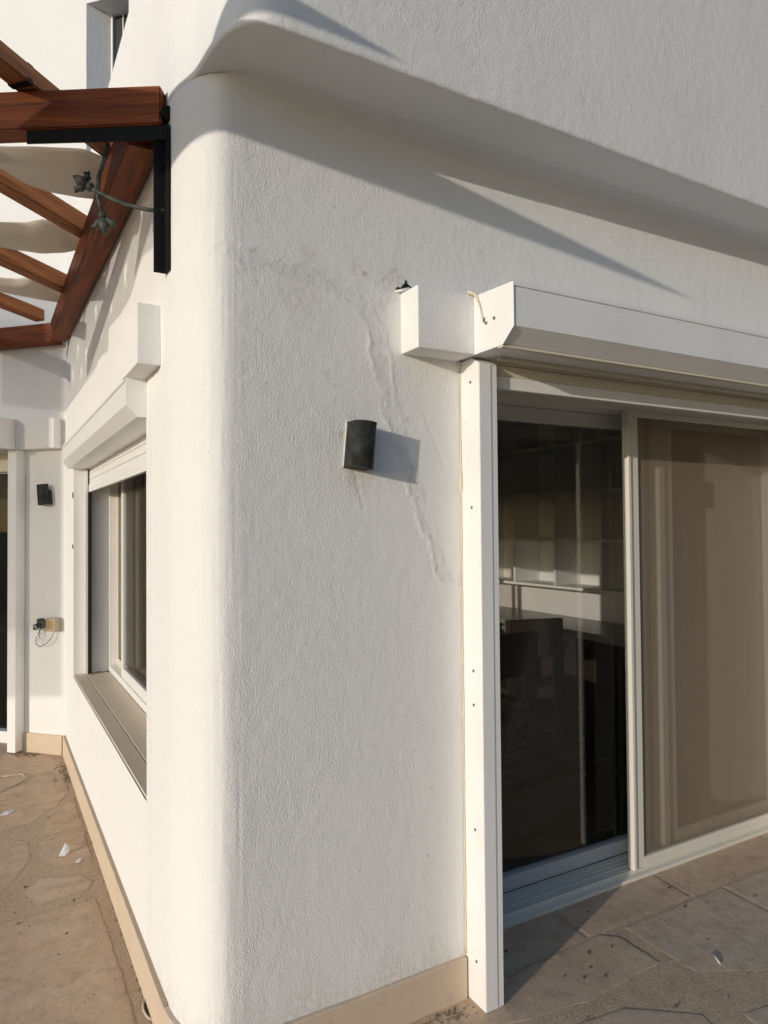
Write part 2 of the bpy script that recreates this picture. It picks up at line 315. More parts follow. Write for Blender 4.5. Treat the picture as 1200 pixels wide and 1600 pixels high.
# ------------------------------------------------------------------ ground and paving
g = B(); g.face([(-600, -600, 0), (600, -600, 0), (600, 600, 0), (-600, 600, 0)]); o = g.done('ground', 'soil'); o['kind'] = 'structure'
ZB = .0178
X, Y = np.meshgrid(np.r_[np.arange(-9, -.9, .3), np.arange(-.9, 3.3, .02), np.arange(3.3, 9, .3)], np.r_[np.arange(-8, -.7, .3), np.arange(-.7, 3.9, .02), np.arange(3.9, 8, .3)], indexing='ij')
Zm = ZB + fbm(X, Y, .12, 5, 2)*.0004 + np.abs(fbm(X, Y, .02, 9, 2))*.0009
inside = (X > .05) & (Y > .35)
Zm = np.where(inside, -.02, Zm)
me = grid_mesh(np.stack([X, Y, Zm], -1)); o = link('patio_mortar', me, 'mortar'); o['kind'] = 'structure'
slabs = [  # hand-laid slabs near the house (outline, tone)
 ([(-.9, 1.30), (-.30, 1.262), (-.068, 1.282), (-.06, 1.06), (-.057, .78), (-.053, .54), (-.06, .30), (-.06, -.55), (-.9, -.5)], .1),
 ([(-.335, 1.475), (-.262, 1.585), (-.10, 1.52), (-.055, 1.43), (-.084, 1.358), (-.198, 1.335), (-.282, 1.327)], .45),
 ([(-.9, 2.16), (-.42, 2.12), (-.28, 2.02), (-.281, 1.811), (-.341, 1.636), (-.43, 1.47), (-.9, 1.40)], .15),
 ([(-.9, 2.28), (-.408, 2.207), (-.259, 2.254), (-.124, 2.42), (-.045, 2.62), (-.030, 3.35), (-.45, 3.80), (-.9, 3.8)], .1),
 ([(-.244, 1.984), (-.03, 2.02), (-.035, 1.658), (-.16, 1.632), (-.252, 1.757)], .2),
 ([(-.21, 2.22), (-.03, 2.52), (-.03, 2.06), (-.21, 2.03)], .0),
 ([(.99, .247), (1.497, .249), (1.489, .034), (1.02, .018), (.99, .018)], .45), ([(1.504, .249), (2.092, .251), (2.072, .033), (1.496, .034)], .4),
 ([(2.098, .251), (2.85, .251), (2.84, .028), (2.078, .032)], .3), ([(2.857, .251), (3.6, .251), (3.6, .02), (2.847, .026)], .5),
 ([(.80, .0), (1.01, .012), (1.54, .028), (1.60, -.02), (1.605, -.20), (1.408, -.212), (1.228, -.223), (.99, -.19), (.70, -.10), (.62, -.03)], .3),
 ([(1.655, .018), (2.25, .020), (2.24, -.32), (1.95, -.46), (1.66, -.30), (1.65, -.15)], .85), ([(2.257, .020), (3.2, .012), (3.2, -.55), (2.25, -.50), (2.248, -.3)], .9),
 ([(.95, -.262), (1.127, -.275), (1.30, -.292), (1.50, -.44), (1.42, -.9), (.8, -.9), (.75, -.42)], .6),
 ([(.12, -.05), (.55, -.05), (.62, -.12), (.66, -.45), (.10, -.5)], .3), ([(1.60, -.50), (1.9, -.56), (2.2, -.48), (2.6, -.62), (2.5, -1.2), (1.5, -1.2)], .8)]
for i in range(-15, 15):       # the rest of the patio, laid the same way
    for j in range(-13, 13):
        x0, y0 = i*.58+rng.uniform(-.03, .03)+(.29 if j % 2 else 0), j*.58+rng.uniform(-.03, .03); w_, h_ = rng.uniform(.44, .55), rng.uniform(.44, .55)
        if x0+w_ > -.92 and x0 < 3.25 and y0+h_ > -.62 and y0 < 9: continue
        if x0+w_ > .0 and y0+h_ > -.0: continue
        if x0+y0+h_ > Y0-.1 and y0 > 3: continue
        j_ = lambda: rng.uniform(-.04, .04)
        slabs.append(([(x0+j_(), y0+j_()), (x0+w_+j_(), y0+j_()), (x0+w_+j_(), y0+h_+j_()), (x0+j_(), y0+h_+j_())], rng.uniform(0, 1)))
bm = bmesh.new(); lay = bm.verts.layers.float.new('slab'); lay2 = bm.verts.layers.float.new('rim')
for k, (pl, tone) in enumerate(slabs):
    pts = []; n = len(pl); near = k < 17
    straight = 6 <= k <= 9
    area = sum(pl[i][0]*pl[(i+1) % n][1]-pl[(i+1) % n][0]*pl[i][1] for i in range(n))
    if area < 0: pl = pl[::-1]
    for i in range(n):
        a, b = Vector(pl[i]), Vector(pl[(i+1) % n]); q = max(1, int((b-a).length/(.02 if near else .15)))
        for t in range(q):
            p = a.lerp(b, t/q); amp = .0015 if straight else (.006 if near else .01)
            nn = noise.noise_vector(Vector((p.x*22, p.y*22, k)))*amp; pts.append(p+Vector((nn.x, nn.y)))
    zt = .020+rng.uniform(-.0006, .0006); c = sum(pts, Vector((0, 0)))/len(pts)
    ring = []
    for z, sh in ((ZB-.004, 0), (ZB+.0002, .001), (zt, .010)):
        ring.append([bm.verts.new((*(p+(c-p).normalized()*sh), z)) for p in pts])
    for q, r_ in enumerate(ring):
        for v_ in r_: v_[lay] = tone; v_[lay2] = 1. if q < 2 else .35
    cap_ = [bm.verts.new((*(Vector(v_.co.xy)+(c-Vector(v_.co.xy)).normalized()*.012), zt+.0002)) for v_ in ring[-1]]
    for v_ in cap_: v_[lay] = tone
    ring.append(cap_)
    for a, b in zip(ring, ring[1:]):
        for i in range(len(pts)): bm.faces.new((a[i], a[(i+1) % len(pts)], b[(i+1) % len(pts)], b[i]))
    bm.faces.new(ring[-1])
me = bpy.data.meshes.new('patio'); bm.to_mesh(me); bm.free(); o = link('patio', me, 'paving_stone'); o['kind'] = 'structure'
fl = B(); fl.box(.25, 3.6, .46, 7, -.05, .018); o = fl.done('room_floor', 'interior_floor'); o['kind'] = 'structure'

# ------------------------------------------------------------------ house
house = empty('house', (0, 0, 0), 'white rendered house with a rounded outer corner, filling most of the photo', 'house')
def chaikin(p, n=2):
    for _ in range(n):
        q = [p[0]]
        for a, b in zip(p, p[1:]): q += [(a[0]*.75+b[0]*.25, a[1]*.75+b[1]*.25), (a[0]*.25+b[0]*.75, a[1]*.25+b[1]*.75)]
        p = q+[p[-1]]
    return p
arc = chaikin([(0, .26), (.002, .20), (.013, .14), (.031, .085), (.056, .040), (.083, .014), (.110, .002), (.15, 0)], 3)
# corner pier skin (travel from the window reveal round the corner to the door reveal)
path = [(.30, .56), (.002, .56), (0, .56), (0, .558)] + arc + [(.97, 0), (.978, .002), (.98, .010), (.98, .45)]
x, y, nx, ny, t = path_points(path, .007)
# travel goes -y then +x, so outward is to the right: (ty,-tx) = outward for both legs
zz = np.r_[np.arange(.0, 2.79, .007), np.linspace(2.79, 2.84, 8)]
U, Zg = np.meshgrid(t, zz, indexing='ij'); Xg = np.repeat(x[:, None], len(zz), 1); Yg = np.repeat(y[:, None], len(zz), 1)
NX = np.repeat(nx[:, None], len(zz), 1); NY = np.repeat(ny[:, None], len(zz), 1)
edge = np.clip(np.minimum(U-t[0]-.32, t[-1]-.48-U)/.10, 0, 1)
disp = fbm(U, Zg, .45, 21, 3)*.0016*edge
# old repair scar: a rough band across the top, a forked trunk running down to the right
scar = [(.10, 2.335), (.20, 2.325), (.30, 2.315), (.40, 2.30), (.47, 2.285), (.53, 2.25), (.575, 2.19), (.60, 2.10), (.625, 2.0), (.65, 1.90), (.675, 1.82), (.70, 1.73), (.735, 1.64), (.77, 1.55), (.80, 1.47), (.83, 1.39)]
wob = fbm(Xg, Zg, .06, 31, 3)*.010
dS = polyd(Xg+wob, Zg+wob, scar); dF = polyd(Xg+wob, Zg+wob, [(.565, 2.20), (.60, 2.25), (.64, 2.29)]); dE = polyd(Xg+wob, Zg+wob, [(.78, 1.43), (.90, 1.36)])
wid = np.interp(Xg, [.1, .3, .47, .60, .68, .75, .83], [.030, .028, .030, .034, .024, .020, .022])
onR = np.clip((Xg-.05)/.08, 0, 1)*(Yg < .1)
sc_m = np.clip((wid-dS)/.008, 0, 1)*onR; sc_m = np.maximum(sc_m, np.clip((.024-dF)/.008, 0, 1)*onR); sc_m = np.maximum(sc_m, np.clip((.022-dE)/.01, 0, 1)*onR*.6)
rough = np.abs(fbm(Xg, Zg, .016, 41, 1))
disp = disp + sc_m*(rough*.0018-.0010)
rim = np.exp(-((dS-wid)/.004)**2)*onR; disp = disp + rim*.0034*(.35+.65*np.clip(fbm(Xg, Zg, .06, 51, 2)*3+.5, 0, 1))
# smooth trowelled patch under the top band
pat = np.clip(1-np.maximum(np.abs(Xg-.34)/.10, np.abs(Zg-2.262+(Xg-.34)*.12)/.022)+.3*wob/.01, 0, .35)/.35*onR
smooth = np.clip(pat, 0, 1)*(1-sc_m)
# hairline cracks: below the lamp, next to the patch
for pl in ([(.50, 1.735), (.515, 1.70), (.525, 1.66), (.54, 1.62)], [(.145, 2.28), (.19, 2.285), (.21, 2.25)], [(.84, 1.75), (.79, 1.85), (.76, 1.93)]):
    d = polyd(Xg+wob*.3, Zg+wob*.3, pl); disp = disp - np.exp(-(d/.003)**2)*.0022*onR
# plaster smudges
stain = np.zeros_like(Xg)
for sx, sz, r_, a_ in ((.545, 2.345, .010, 1), (.52, 2.36, .03, .35), (.36, 2.37, .03, .35), (.62, 2.33, .03, .5), (.655, 2.36, .03, .5), (.42, 2.02, .012, .6), (.51, 1.70, .04, .35), (.47, 1.84, .02, .4), (.33, 2.24, .07, .3), (.70, 1.90, .012, .5), (.44, 1.99, .008, .5), (.40, 1.80, .006, .5)):
    stain = np.maximum(stain, np.exp(-((Xg-sx)**2+(Zg-sz)**2)/r_**2)*a_*(Yg < .2))
stain = np.maximum(stain, np.clip(1-(Zg-.15)/(.10+.09*fbm(U, Zg*0, .07, 91, 3)), 0, 1)*.3)
# vertical brush combing on the rounded corner
comb = np.clip(1-np.abs(U-(t[0]+.30+.42+.13))/.16, 0, 1); disp = disp + vnoise(U, Zg*.05, .009, 61)*.0007*comb
# cove under the band
fil = np.clip((Zg-2.79)/.05, 0, 1); cove = (1-np.sqrt(np.clip(1-fil**2, 0, 1)))*.05*np.clip((Xg-.10)/.1, 0, 1)*((Yg < .1) & (Xg < .975))
disp = disp + cove
P = np.stack([Xg+NX*disp, Yg+NY*disp, Zg], -1)
link('wall', grid_mesh(P, {'stain': stain, 'smooth': smooth, 'scar': sc_m}), 'plaster', house)
# wall over the door, with the same cove
xs = np.r_[.964, .972, np.arange(.98, 4.6, .02)]; zs = np.r_[np.arange(2.20, 2.79, .02), np.linspace(2.79, 2.84, 8)]
A, Z2 = np.meshgrid(xs, zs, indexing='ij'); f2 = np.clip((Z2-2.79)/.05, 0, 1)
d2 = fbm(A+.85, Z2, .45, 21, 3)*.0016*np.clip((A-.98)/.1, 0, 1)+.0004+(1-np.sqrt(np.clip(1-f2**2, 0, 1)))*.05
link('wall', grid_mesh(np.stack([A, -d2, Z2], -1), {'stain': A*0, 'smooth': A*0}), 'plaster', house)
# projecting upper storey: skin round the corner
bez = [(0, .90), (0, .26), (.002, .20), (.012, .145), (.027, .095), (.037, .05), (.041, 0), (.045, -.06), (.053, -.125), (.076, -.188), (.113, -.227), (.165, -.243), (.26, -.243), (4.6, -.19)]
# smooth the corner with Chaikin
bez = bez[:1]+chaikin(bez[1:-1], 2)+bez[-1:]
x, y, nx, ny, t = path_points(bez, .014)
zs = np.r_[2.84, 2.841, 2.844, 2.849, np.arange(2.856, 3.9, .014), np.arange(3.9, 4.35, .1)]
U, Zg = np.meshgrid(t, zs, indexing='ij'); rep = lambda a: np.repeat(a[:, None], len(zs), 1)
dd = fbm(U, Zg, .5, 71, 3)*.002 - np.interp(Zg, [2.84, 2.841, 2.844, 2.849, 2.9], [.006, .0035, .0015, 0, 0]) + fbm(U, Zg, .03, 73, 2)*.0012*np.clip(1-(Zg-2.84)/.02, 0, 1)
link('upper_storey_wall', grid_mesh(np.stack([rep(x)+rep(nx)*dd, rep(y)+rep(ny)*dd, Zg], -1), {'stain': U*0, 'smooth': U*0}), 'plaster', house)
u = B()
sof = [(a+c*-.006, b_+d_*-.006) for a, b_, c, d_ in zip(x, y, nx, ny)]
u.face([(a, b_, 2.8405) for a, b_ in sof] + [(4.6, .9, 2.8405)][::1])
u.done('soffit', 'plaster_plain', house)
# plain walls, slabs, terrace parapet
w = B()
w.box(0, .30, .5603, 2.86, -.05, .650); w.box(0, .30, .5603, 2.86, 1.965, 2.84); w.box(0, .30, 2.86, 3.6, -.05, 2.84); w.box(.02, .30, 3.6, 5.6, -.05, 2.83)
w.done('wall', 'plaster_plain', house)
w = B(); w.box(0, .2, .90, 3.6, 2.845, 3.56, .006); w.done('parapet', 'plaster_plain', house)
w = B(); w.box(.02, .30, .16, .545, -.05, 2.83); w.box(.16, .965, .02, .45, -.05, 2.83); w.box(.965, 4.6, .02, .45, 2.205, 2.83); w.box(.30, 4.6, .45, 6.9, 2.62, 2.83)
w.box(3.5, 3.6, .46, 5.6, -.05, 2.61); w.box(3.10, 3.6, .02, .455, -.05, 2.13); w.box(.301, 3.5, 5.5, 5.6, -.05, 2.61); w.done('inner_wall', 'interior_paint', house)
w = B(); w.box(.2, 4.6, .93, 7, 2.842, 2.9); w.box(.05, 4.6, .91, .93, 2.84, 4.3); w.box(.15, 4.6, -.15, .90, 4.2, 4.3); w.done('terrace_floor', 'plaster_plain', house)
w = B(T45)
w.box(0, .335, -.25, 0, -.05, 2.84); w.box(.335, 2.25, -.25, 0, 2.11, 2.84); w.box(2.25, 5, -.25, 0, -.05, 2.84); 
w.box(-.167, 5, -.25, 0, 2.84, 5.9); w.box(-1.9, -.167, -.25, 0, 2.84, 2.88); w.box(-1.9, -.167, -.25, 0, 5.2, 5.9); w.box(-4, -1.9, -.25, 0, 2.84, 5.9)
w.face([(-.1675, -.0005, 2.88), (-.1675, -.0005, 5.2), (-.1675-SPD*.574, -SPD*.819, 5.2), (-.1675-SPD*.574, -SPD*.819, 2.88)]); w.box(-.167-SPD*.574, -.1675, -.25, -SPD*.819-.001, 2.88, 5.2)
w.done('wall', 'plaster_plain', house)
w = B(T45); w.box(-4, 5, -5, -.26, 5.5, 5.85); w.box(-1.9, 2.4, -3, -2.9, -.05, 5.5); w.done('roof_slab', 'plaster_plain', house)
# skirting
def skirt(name, pts, z1, th, T=None):
    """pts: plan polyline; strip standing th in front"""
    b = B(); x, y, nx, ny, t = path_points(pts, .05)
    P0 = [(a, c) for a, c in zip(x, y)]; P1 = [(a+n*th, c+k*th) for a, c, n, k in zip(x, y, nx, ny)]
    for i in range(len(P0)-1):
        j1, j2 = [z1+noise.noise(Vector((q[0]*9, q[1]*9, 3)))*.0022 for q in (P1[i], P1[i+1])]
        a, c, d, e = P1[i], P1[i+1], P0[i+1], P0[i]
        b.face([(*a, -.01), (*c, -.01), (*c, j2-.003), (*a, j1-.003)]); b.face([(*a, j1-.003), (*c, j2-.003), (c[0]*.85+d[0]*.15, c[1]*.85+d[1]*.15, j2), (a[0]*.85+e[0]*.15, a[1]*.85+e[1]*.15, j1)])
        b.face([(a[0]*.85+e[0]*.15, a[1]*.85+e[1]*.15, j1), (c[0]*.85+d[0]*.15, c[1]*.85+d[1]*.15, j2), (*d, j2), (*e, j1)])
    for q, r_ in ((P0[0], P1[0]), (P0[-1], P1[-1])): b.face([(*q, -.01), (*r_, -.01), (*r_, z1-.002), (*q, z1-.002)])
    bmesh.ops.remove_doubles(b.bm, verts=b.bm.verts, dist=.0003)
    return b.done(name, 'stone_trim', house)
skirt('skirting', [(0, 3.375)] + arc + [(.897, 0)], .152, .016)
b = B(T45); b.box(.016, .333, .0, .016, -.01, .150, .002); b.done('skirting', 'stone_trim', house)
d_ = B(); ys = np.arange(.24, 3.36, .03)
for y1, y2 in zip(ys, ys[1:]):
    o1, o2 = [-.0135+noise.noise(Vector((q*14, 0, 0)))*.0025 for q in (y1, y2)]
    d_.face([(o1, y1, .1512+.0016), (o2, y2, .1512+.0016), (-.0006, y2, .1575), (-.0006, y1, .1575)])
bmesh.ops.remove_doubles(d_.bm, verts=d_.bm.verts, dist=.0004); d_.done('ledge_dust', 'ledge_dirt', house)
# square plaster blocks beside the shutter boxes
w = B(); w.box(.676, .889, -.103, .0, 2.108, 2.302, .004); w.done('plaster_block', 'plaster', house)
w = B(); w.box(-.072, .0, .326, .60, 2.067, 2.256, .004); w.done('plaster_block', 'plaster_plain', house)
w = B(T45); w.box(.034, .352, .0, .075, 2.116, 2.324, .004); w.done('plaster_block', 'plaster_plain', house)
# cracked hole over the block
h = B()
hole = [(.656, 2.310), (.662, 2.322), (.676, 2.320), (.684, 2.332), (.690, 2.336), (.694, 2.350), (.6975, 2.338), (.705, 2.334), (.716, 2.328), (.708, 2.320), (.690, 2.313), (.672, 2.311)]
h.prism(hole, 'y', -.0035, .002); h.done('crack_hole', 'rubber', house)
h = B(); h.tube([(.655, -.006, 2.306), (.675, -.010, 2.309), (.70, -.011, 2.317), (.716, -.006, 2.316)], [.003, .006, .007, .003], 6); h.done('loose_render', 'plaster_plain', house)
h = B(); h.tube([(.862, -.103, 2.306), (.876, -.112, 2.303), (.888, -.120, 2.292), (.8872, -.135, 2.262), (.8872, -.148, 2.225), (.8872, -.152, 2.205)], [.005, .007, .006, .004, .004, .003], 6); h.done('peeling_sealant', 'sealant', house)
h = B(); pts = [(.903, -.004, z) for z in np.arange(.16, 2.10, .03)]; h.tube([(p[0]+random.uniform(-.001, .0008), p[1], p[2]) for p in pts], [random.uniform(.0018, .004)*(2.2 if 1.66 < p[2] < 1.73 else 1) for p in pts], 6); h.done('sealant_bead', 'sealant', house)

# ---- big shutter over the glass door
sh = bpy.data.objects.new('roller_shutter', None); col.objects.link(sh); sh.parent = house; sh.location = (.98, 0, 2.1)
bx_prof = [(-.102, 2.109), (-.243, 2.109), (-.296, 2.154), (-.296, 2.288), (.0, 2.302), (.0, 2.109)]
b = B(); prof = [(-.298, 2.156), (-.298, 2.271)]
b.prism([(-.292, 2.157), (-.292, 2.284), (-.004, 2.298), (-.004, 2.113), (-.241, 2.113)], 'x', .893, 4.2)
b.done('shutter_box', 'white_aluminium', sh)
b = B(); b.box(.893, 4.2, -.2955, -.2925, 2.2755, 2.2885, .0008); b.done('shutter_lid', 'white_aluminium', sh)
b = B(); b.box(.893, 4.2, -.24, -.215, 2.104, 2.1125, .002); b.box(.985, 4.2, -.112, -.098, 2.100, 2.1125, .002); b.done('box_trim', 'cream_aluminium', sh)
b = B(); b.prism(bx_prof, 'x', .8895, .8925, .0006); b.done('end_cap', 'white_aluminium', sh)
for (yy, z) in ((-.165, 2.195), (-.205, 2.20)):
    b = B(); b.prism([(yy+.0055*math.cos(a), z+.0055*math.sin(a)) for a in np.linspace(0, 2*math.pi, 9)[:-1]], 'x', .887, .8897); b.done('screw', 'cable', sh)
b = B(); b.prism([(-.160, 2.215), (-.150, 2.212), (-.151, 2.198), (-.157, 2.200)], 'x', .8885, .8896); b.done('screw_hole', 'rubber', sh)
# guide rail beside the door
b = B(); b.prism([(.905, -.001), (.905, -.105), (.953, -.105), (.9545, -.1025), (.979, -.1025), (.979, -.001)], 'z', .022, 2.085, .0015); b.done('guide_rail', 'white_aluminium', sh)
b = B(); b.prism([(-.104, 2.0845), (-.0, 2.0845), (-.0, 2.108), (-.060, 2.1085)], 'x', .909, .975); b.done('rail_top', 'white_aluminium', sh)
for z in (2.03, 1.62, 1.09, .98, .58, .16):
    b = B(); b.prism([(-.058+.005*math.cos(a), z+.005*math.sin(a)) for a in np.linspace(0, 2*math.pi, 9)[:-1]], 'x', .9035, .9055); b.done('screw', 'cable', sh)
# curtain of slats, only the last few showing
b = B()
b.box(.981, 4.1, -.066, -.054, 2.0595, 2.096, .002); b.box(.981, 4.1, -.064, -.055, 2.098, 2.14, .002); b.done('slat', 'cream_aluminium', sh)
b = B(); b.box(.9815, 4.1, -.072, -.048, 2.016, 2.058, .003); b.done('bottom_bar', 'white_aluminium', sh)
b = B(); b.box(.9805, .984, .0, .24, .02, 2.20); b.done('guide_rail', 'white_aluminium', sh)
# ---- sliding glass door
sd = bpy.data.objects.new('sliding_door', None); col.objects.link(sd); sd.parent = house; sd.location = (.98, .28, 0)
b = B(); b.box(.985, 3.1, .235, .262, .0, .034, .002); b.box(.985, 3.1, .2635, .45, .0, .040)
for yy, z in ((.266, .052), (.284, .052), (.302, .056), (.330, .056), (.352, .060), (.372, .060)): b.box(.985, 3.1, yy, yy+.0035, .0402, z, .0008)
b.done('threshold', 'ivory_aluminium', sd)
b = B(); b.box(.985, 3.1, .262, .45, 2.066, 2.20, .003); b.box(.985, 1.01, .30, .45, .04, 2.03, .002); b.done('frame', 'ivory_aluminium', sd)
b = B(); b.box(1.012, 2.25, .385, .425, 2.004, 2.064, .003); b.box(1.012, 2.19, .385, .425, .058, .118, .003); b.box(2.19, 2.25, .385, .425, .045, 2.003, .003); b.box(1.012, 1.045, .385, .425, .12, 2.003, .003)
b.done('sash', 'grey_aluminium', sd)
b = B(); b.box(1.04, 2.195, .403, .408, .115, 2.008); b.done('glass_pane', 'door_glass', sd)
b = B(); b.box(2.255, 2.375, .33, .365, .046, 2.06, .003); b.box(2.375, 3.5, .33, .365, .046, .118, .003); b.box(2.375, 3.5, .33, .365, 2.022, 2.06, .003); b.box(2.262, 2.298, .310, .3305, .05, 2.02, .002); b.box(2.10, 2.125, .345, .365, .05, 2.06, .002); b.box(2.16, 2.185, .335, .365, .05, 2.06, .002)
b.done('sash', 'cream_aluminium', sd)
b = B(); b.box(2.372, 3.5, .345, .350, .115, 2.025); b.done('glass_pane', 'window_glass', sd)
b = B(); b.box(2.002, 2.058, .256, .280, .054, 2.066, .0025); b.box(2.058, 3.3, .256, .280, .054, .094, .0025); b.box(2.058, 3.3, .256, .280, 2.042, 2.066, .0025); b.box(1.988, 2.004, .248, .285, .052, 2.066, .002)
b.done('screen_frame', 'ivory_aluminium', sd)
b = B(); b.face([(2.056, .268, .092), (3.3, .268, .092), (3.3, .268, 2.044), (2.056, .268, 2.044)]); b.done('fly_screen', 'fly_mesh', sd)
b = B(); b.box(2.515, 2.705, .3415, .3445, 1.640, 1.770); b.done('sticker', 'sticker_film', sd)
b = B()
for i in range(5):
    for j in range(5):
        b.box(2.53+i*.034, 2.53+i*.034+.022, .3405, .3414, 1.652+j*.023, 1.652+j*.023+.012)
b.done('sticker_pattern', 'sticker_ink', sd)
# curtain behind the right leaf
xs = np.arange(2.20, 3.45, .008); zs = np.linspace(.05, 2.25, 40); A, Z2 = np.meshgrid(xs, zs, indexing='ij')
fold = .004*np.sin(A*2*math.pi/.16+1.2*np.sin(A*7))*np.clip((A-2.2)/.3, .2, 1) + .006*fbm(A, Z2*.2, .08, 81, 2)
o = link('door_curtain', grid_mesh(np.stack([A, .392+fold, Z2], -1)), 'curtain'); tag(setbase(o, (2.8, .392, .05)), 'tan full-length curtain hanging behind the right leaf of the glass door', 'curtain')

# ---- window on the left flank
wn = bpy.data.objects.new('window', None); col.objects.link(wn); wn.parent = house; wn.location = (.2, 1.7, .66)
b = B(); b.box(.205, .27, .565, 2.855, .662, .700, .002); b.box(.205, .27, .565, 2.855, 1.93, 1.963, .002); b.box(.205, .27, 2.825, 2.855, .70, 1.93, .002); b.box(.205, .27, .565, .595, .70, 1.93, .002)
b.done('frame', 'white_aluminium', wn)
b = B(); b.box(.247, .265, 1.55, 2.82, .702, .75, .002); b.box(.247, .265, 2.77, 2.82, .75, 1.93, .002); b.box(.247, .265, 1.55, 1.60, .75, 1.93, .002); b.done('sash', 'cream_aluminium', wn)
b = B(); b.box(.254, .257, 1.6, 2.77, .75, 1.93); b.done('glass_pane', 'window_glass', wn)
b = B(); b.box(.212, .232, .60, 2.42, .702, .76, .002); b.box(.212, .232, 2.36, 2.42, .76, 1.93, .002); b.box(.212, .232, .60, .65, .76, 1.93, .002); b.box(.212, .232, 1.62, 1.66, .76, 1.93, .002); b.done('screen_frame', 'white_aluminium', wn)
b = B(); b.face([(.222, .64, .75), (.222, 2.37, .75), (.222, 2.37, 1.94), (.222, .64, 1.94)]); b.done('fly_screen', 'window_mesh', wn)
b = B(); b.box(.07, .205, .562, 2.858, .640, .660, .002); b.box(.0, .066, .562, 2.858, .640, .6585, .002); b.done('window_sill', 'granite', wn)
b = B()
for k in range(0):
    yy = random.uniform(.6, 2.85); s_ = random.uniform(.002, .007); xx = .195-abs(random.gauss(0, .02)); b.box(xx, xx+s_, yy, yy+s_*1.5, .660, .660+s_*.5)
for k in range(60):
    yy = 2.85-abs(random.gauss(0, .03)); s_ = random.uniform(.003, .008); xx = random.uniform(.08, .2); b.box(xx, xx+s_, yy-s_, yy, .660, .660+s_*.5)
b.done('sill_dust', 'dust', wn)['kind'] = 'stuff'
s2 = bpy.data.objects.new('roller_shutter', None); col.objects.link(s2); s2.parent = house; s2.location = (0, 1.7, 1.95)
b = B(); b.prism([(.09, 1.936), (-.030, 1.938), (-.065, 1.978), (-.065, 2.076), (-.0005, 2.082), (.09, 1.962)], 'y', .556, 2.87); b.done('shutter_box', 'white_aluminium', s2)
b = B(); b.prism([(.0, 1.9365), (-.031, 1.9365), (-.0675, 1.977), (-.0675, 2.079), (.0, 2.084)], 'y', .5505, .5555, .0008); b.done('end_cap', 'white_aluminium', s2)
b = B(); b.box(-.0685, -.0655, .556, 2.87, 2.0575, 2.0605); b.done('shutter_lid', 'grey_aluminium', s2)
b = B(); b.box(.085, .096, .575, 2.80, 1.905, 1.955, .002); b.box(.085, .096, .575, 2.80, 1.868, 1.903, .002); b.box(.085, .096, .575, 2.80, 1.838, 1.866, .002); b.done('slat', 'white_aluminium', s2)
b = B(); b.box(.080, .10, .575, 2.80, 1.790, 1.838, .002); b.done('bottom_bar', 'white_aluminium', s2)
b = B(); b.box(.078, .10, 2.812, 2.855, .662, 1.93, .001); b.done('guide_rail', 'rubber', s2)
b = B(); b.box(.062, .078, 2.810, 2.856, .662, 1.93, .001); b.done('guide_rail', 'white_aluminium', s2)
for zc, s_ in ((1.77, .016), (1.45, .012)):
    b = B()
    for k in range(7): b.box(.0-.006, .004, 2.863+random.uniform(-.004, .012), 2.875+random.uniform(0, .01), zc+random.uniform(-s_, s_), zc+random.uniform(-s_, s_)+.004)
    b.done('chipped_hole', 'dust', house)
# ---- door and shutter on the slanted wall
s3 = bpy.data.objects.new('roller_shutter', None); col.objects.link(s3); s3.parent = house; s3.location = T45(.4, .05, 2.1)
def prism45(pts, s0, s1, name, matn, par, bev=0):
    b = B(T45); A = [b.v((s0, p, z)) for p, z in pts]; C_ = [b.v((s1, p, z)) for p, z in pts]; n = len(pts)
    b.bm.faces.new(A); b.bm.faces.new(C_[::-1])
    for i in range(n): b.bm.faces.new((A[i], C_[i], C_[(i+1) % n], A[(i+1) % n]))
    return b.done(name, matn, par)
prism45([(0, 2.118), (.20, 2.118), (.245, 2.16), (.245, 2.315), (0, 2.325)], .356, 2.3, 'shutter_box', 'white_aluminium', s3)
prism45([(0, 2.114), (.203, 2.114), (.249, 2.158), (.249, 2.319), (0, 2.33)], .3525, .3555, 'end_cap', 'white_aluminium', s3)
b = B(T45); b.box(.335, .405, .001, .085, .03, 2.112, .003); b.done('guide_rail', 'white_aluminium', s3)
b = B(T45); b.box(.41, 2.2, -.10, -.085, 1.98, 2.11, .002); b.done('slat', 'cream_aluminium', s3)
d3 = bpy.data.objects.new('sliding_door', None); col.objects.link(d3); d3.parent = house; d3.location = T45(.4, -.15, 0)
b = B(T45); b.box(.336, 2.249, -.24, -.12, .0, .10, .003); b.box(.336, 2.249, -.24, -.12, 1.97, 2.10, .003); b.box(.336, .40, -.24, -.12, .10, 1.97, .003); b.done('frame', 'white_aluminium', d3)
b = B(T45); b.box(.40, 2.249, -.19, -.185, .10, 1.97); b.done('glass_pane', 'dark_glass', d3)
# ---- window upstairs on the slanted wall
w3 = bpy.data.objects.new('window', None); col.objects.link(w3); w3.parent = house; w3.location = T45(-.5, -.2, 3.0)
o1 = -.167-SPD*.574; o2 = -SPD*.819
b = B(T45); b.box(o1-.018, o1+.004, o2-.05, o2-.004, 2.88, 5.2, .002); b.box(-1.9, o1-.018, o2-.06, o2-.02, 2.88, 2.94, .002); b.box(o1-.095, o1-.088, o2-.06, o2-.02, 2.94, 5.2); b.done('frame', 'white_aluminium', w3)
b = B(T45); b.box(o1-.088, o1-.0185, o2-.06, o2-.025, 2.94, 5.19, .002); b.box(o1-.16, o1-.0955, o2-.06, o2-.03, 2.94, 5.19, .001); b.done('sash', 'rubber', w3)
b = B(T45); b.box(-1.89, o1-.161, o2-.06, o2-.055, 2.94, 5.19); b.done('glass_pane', 'dark_glass', w3)

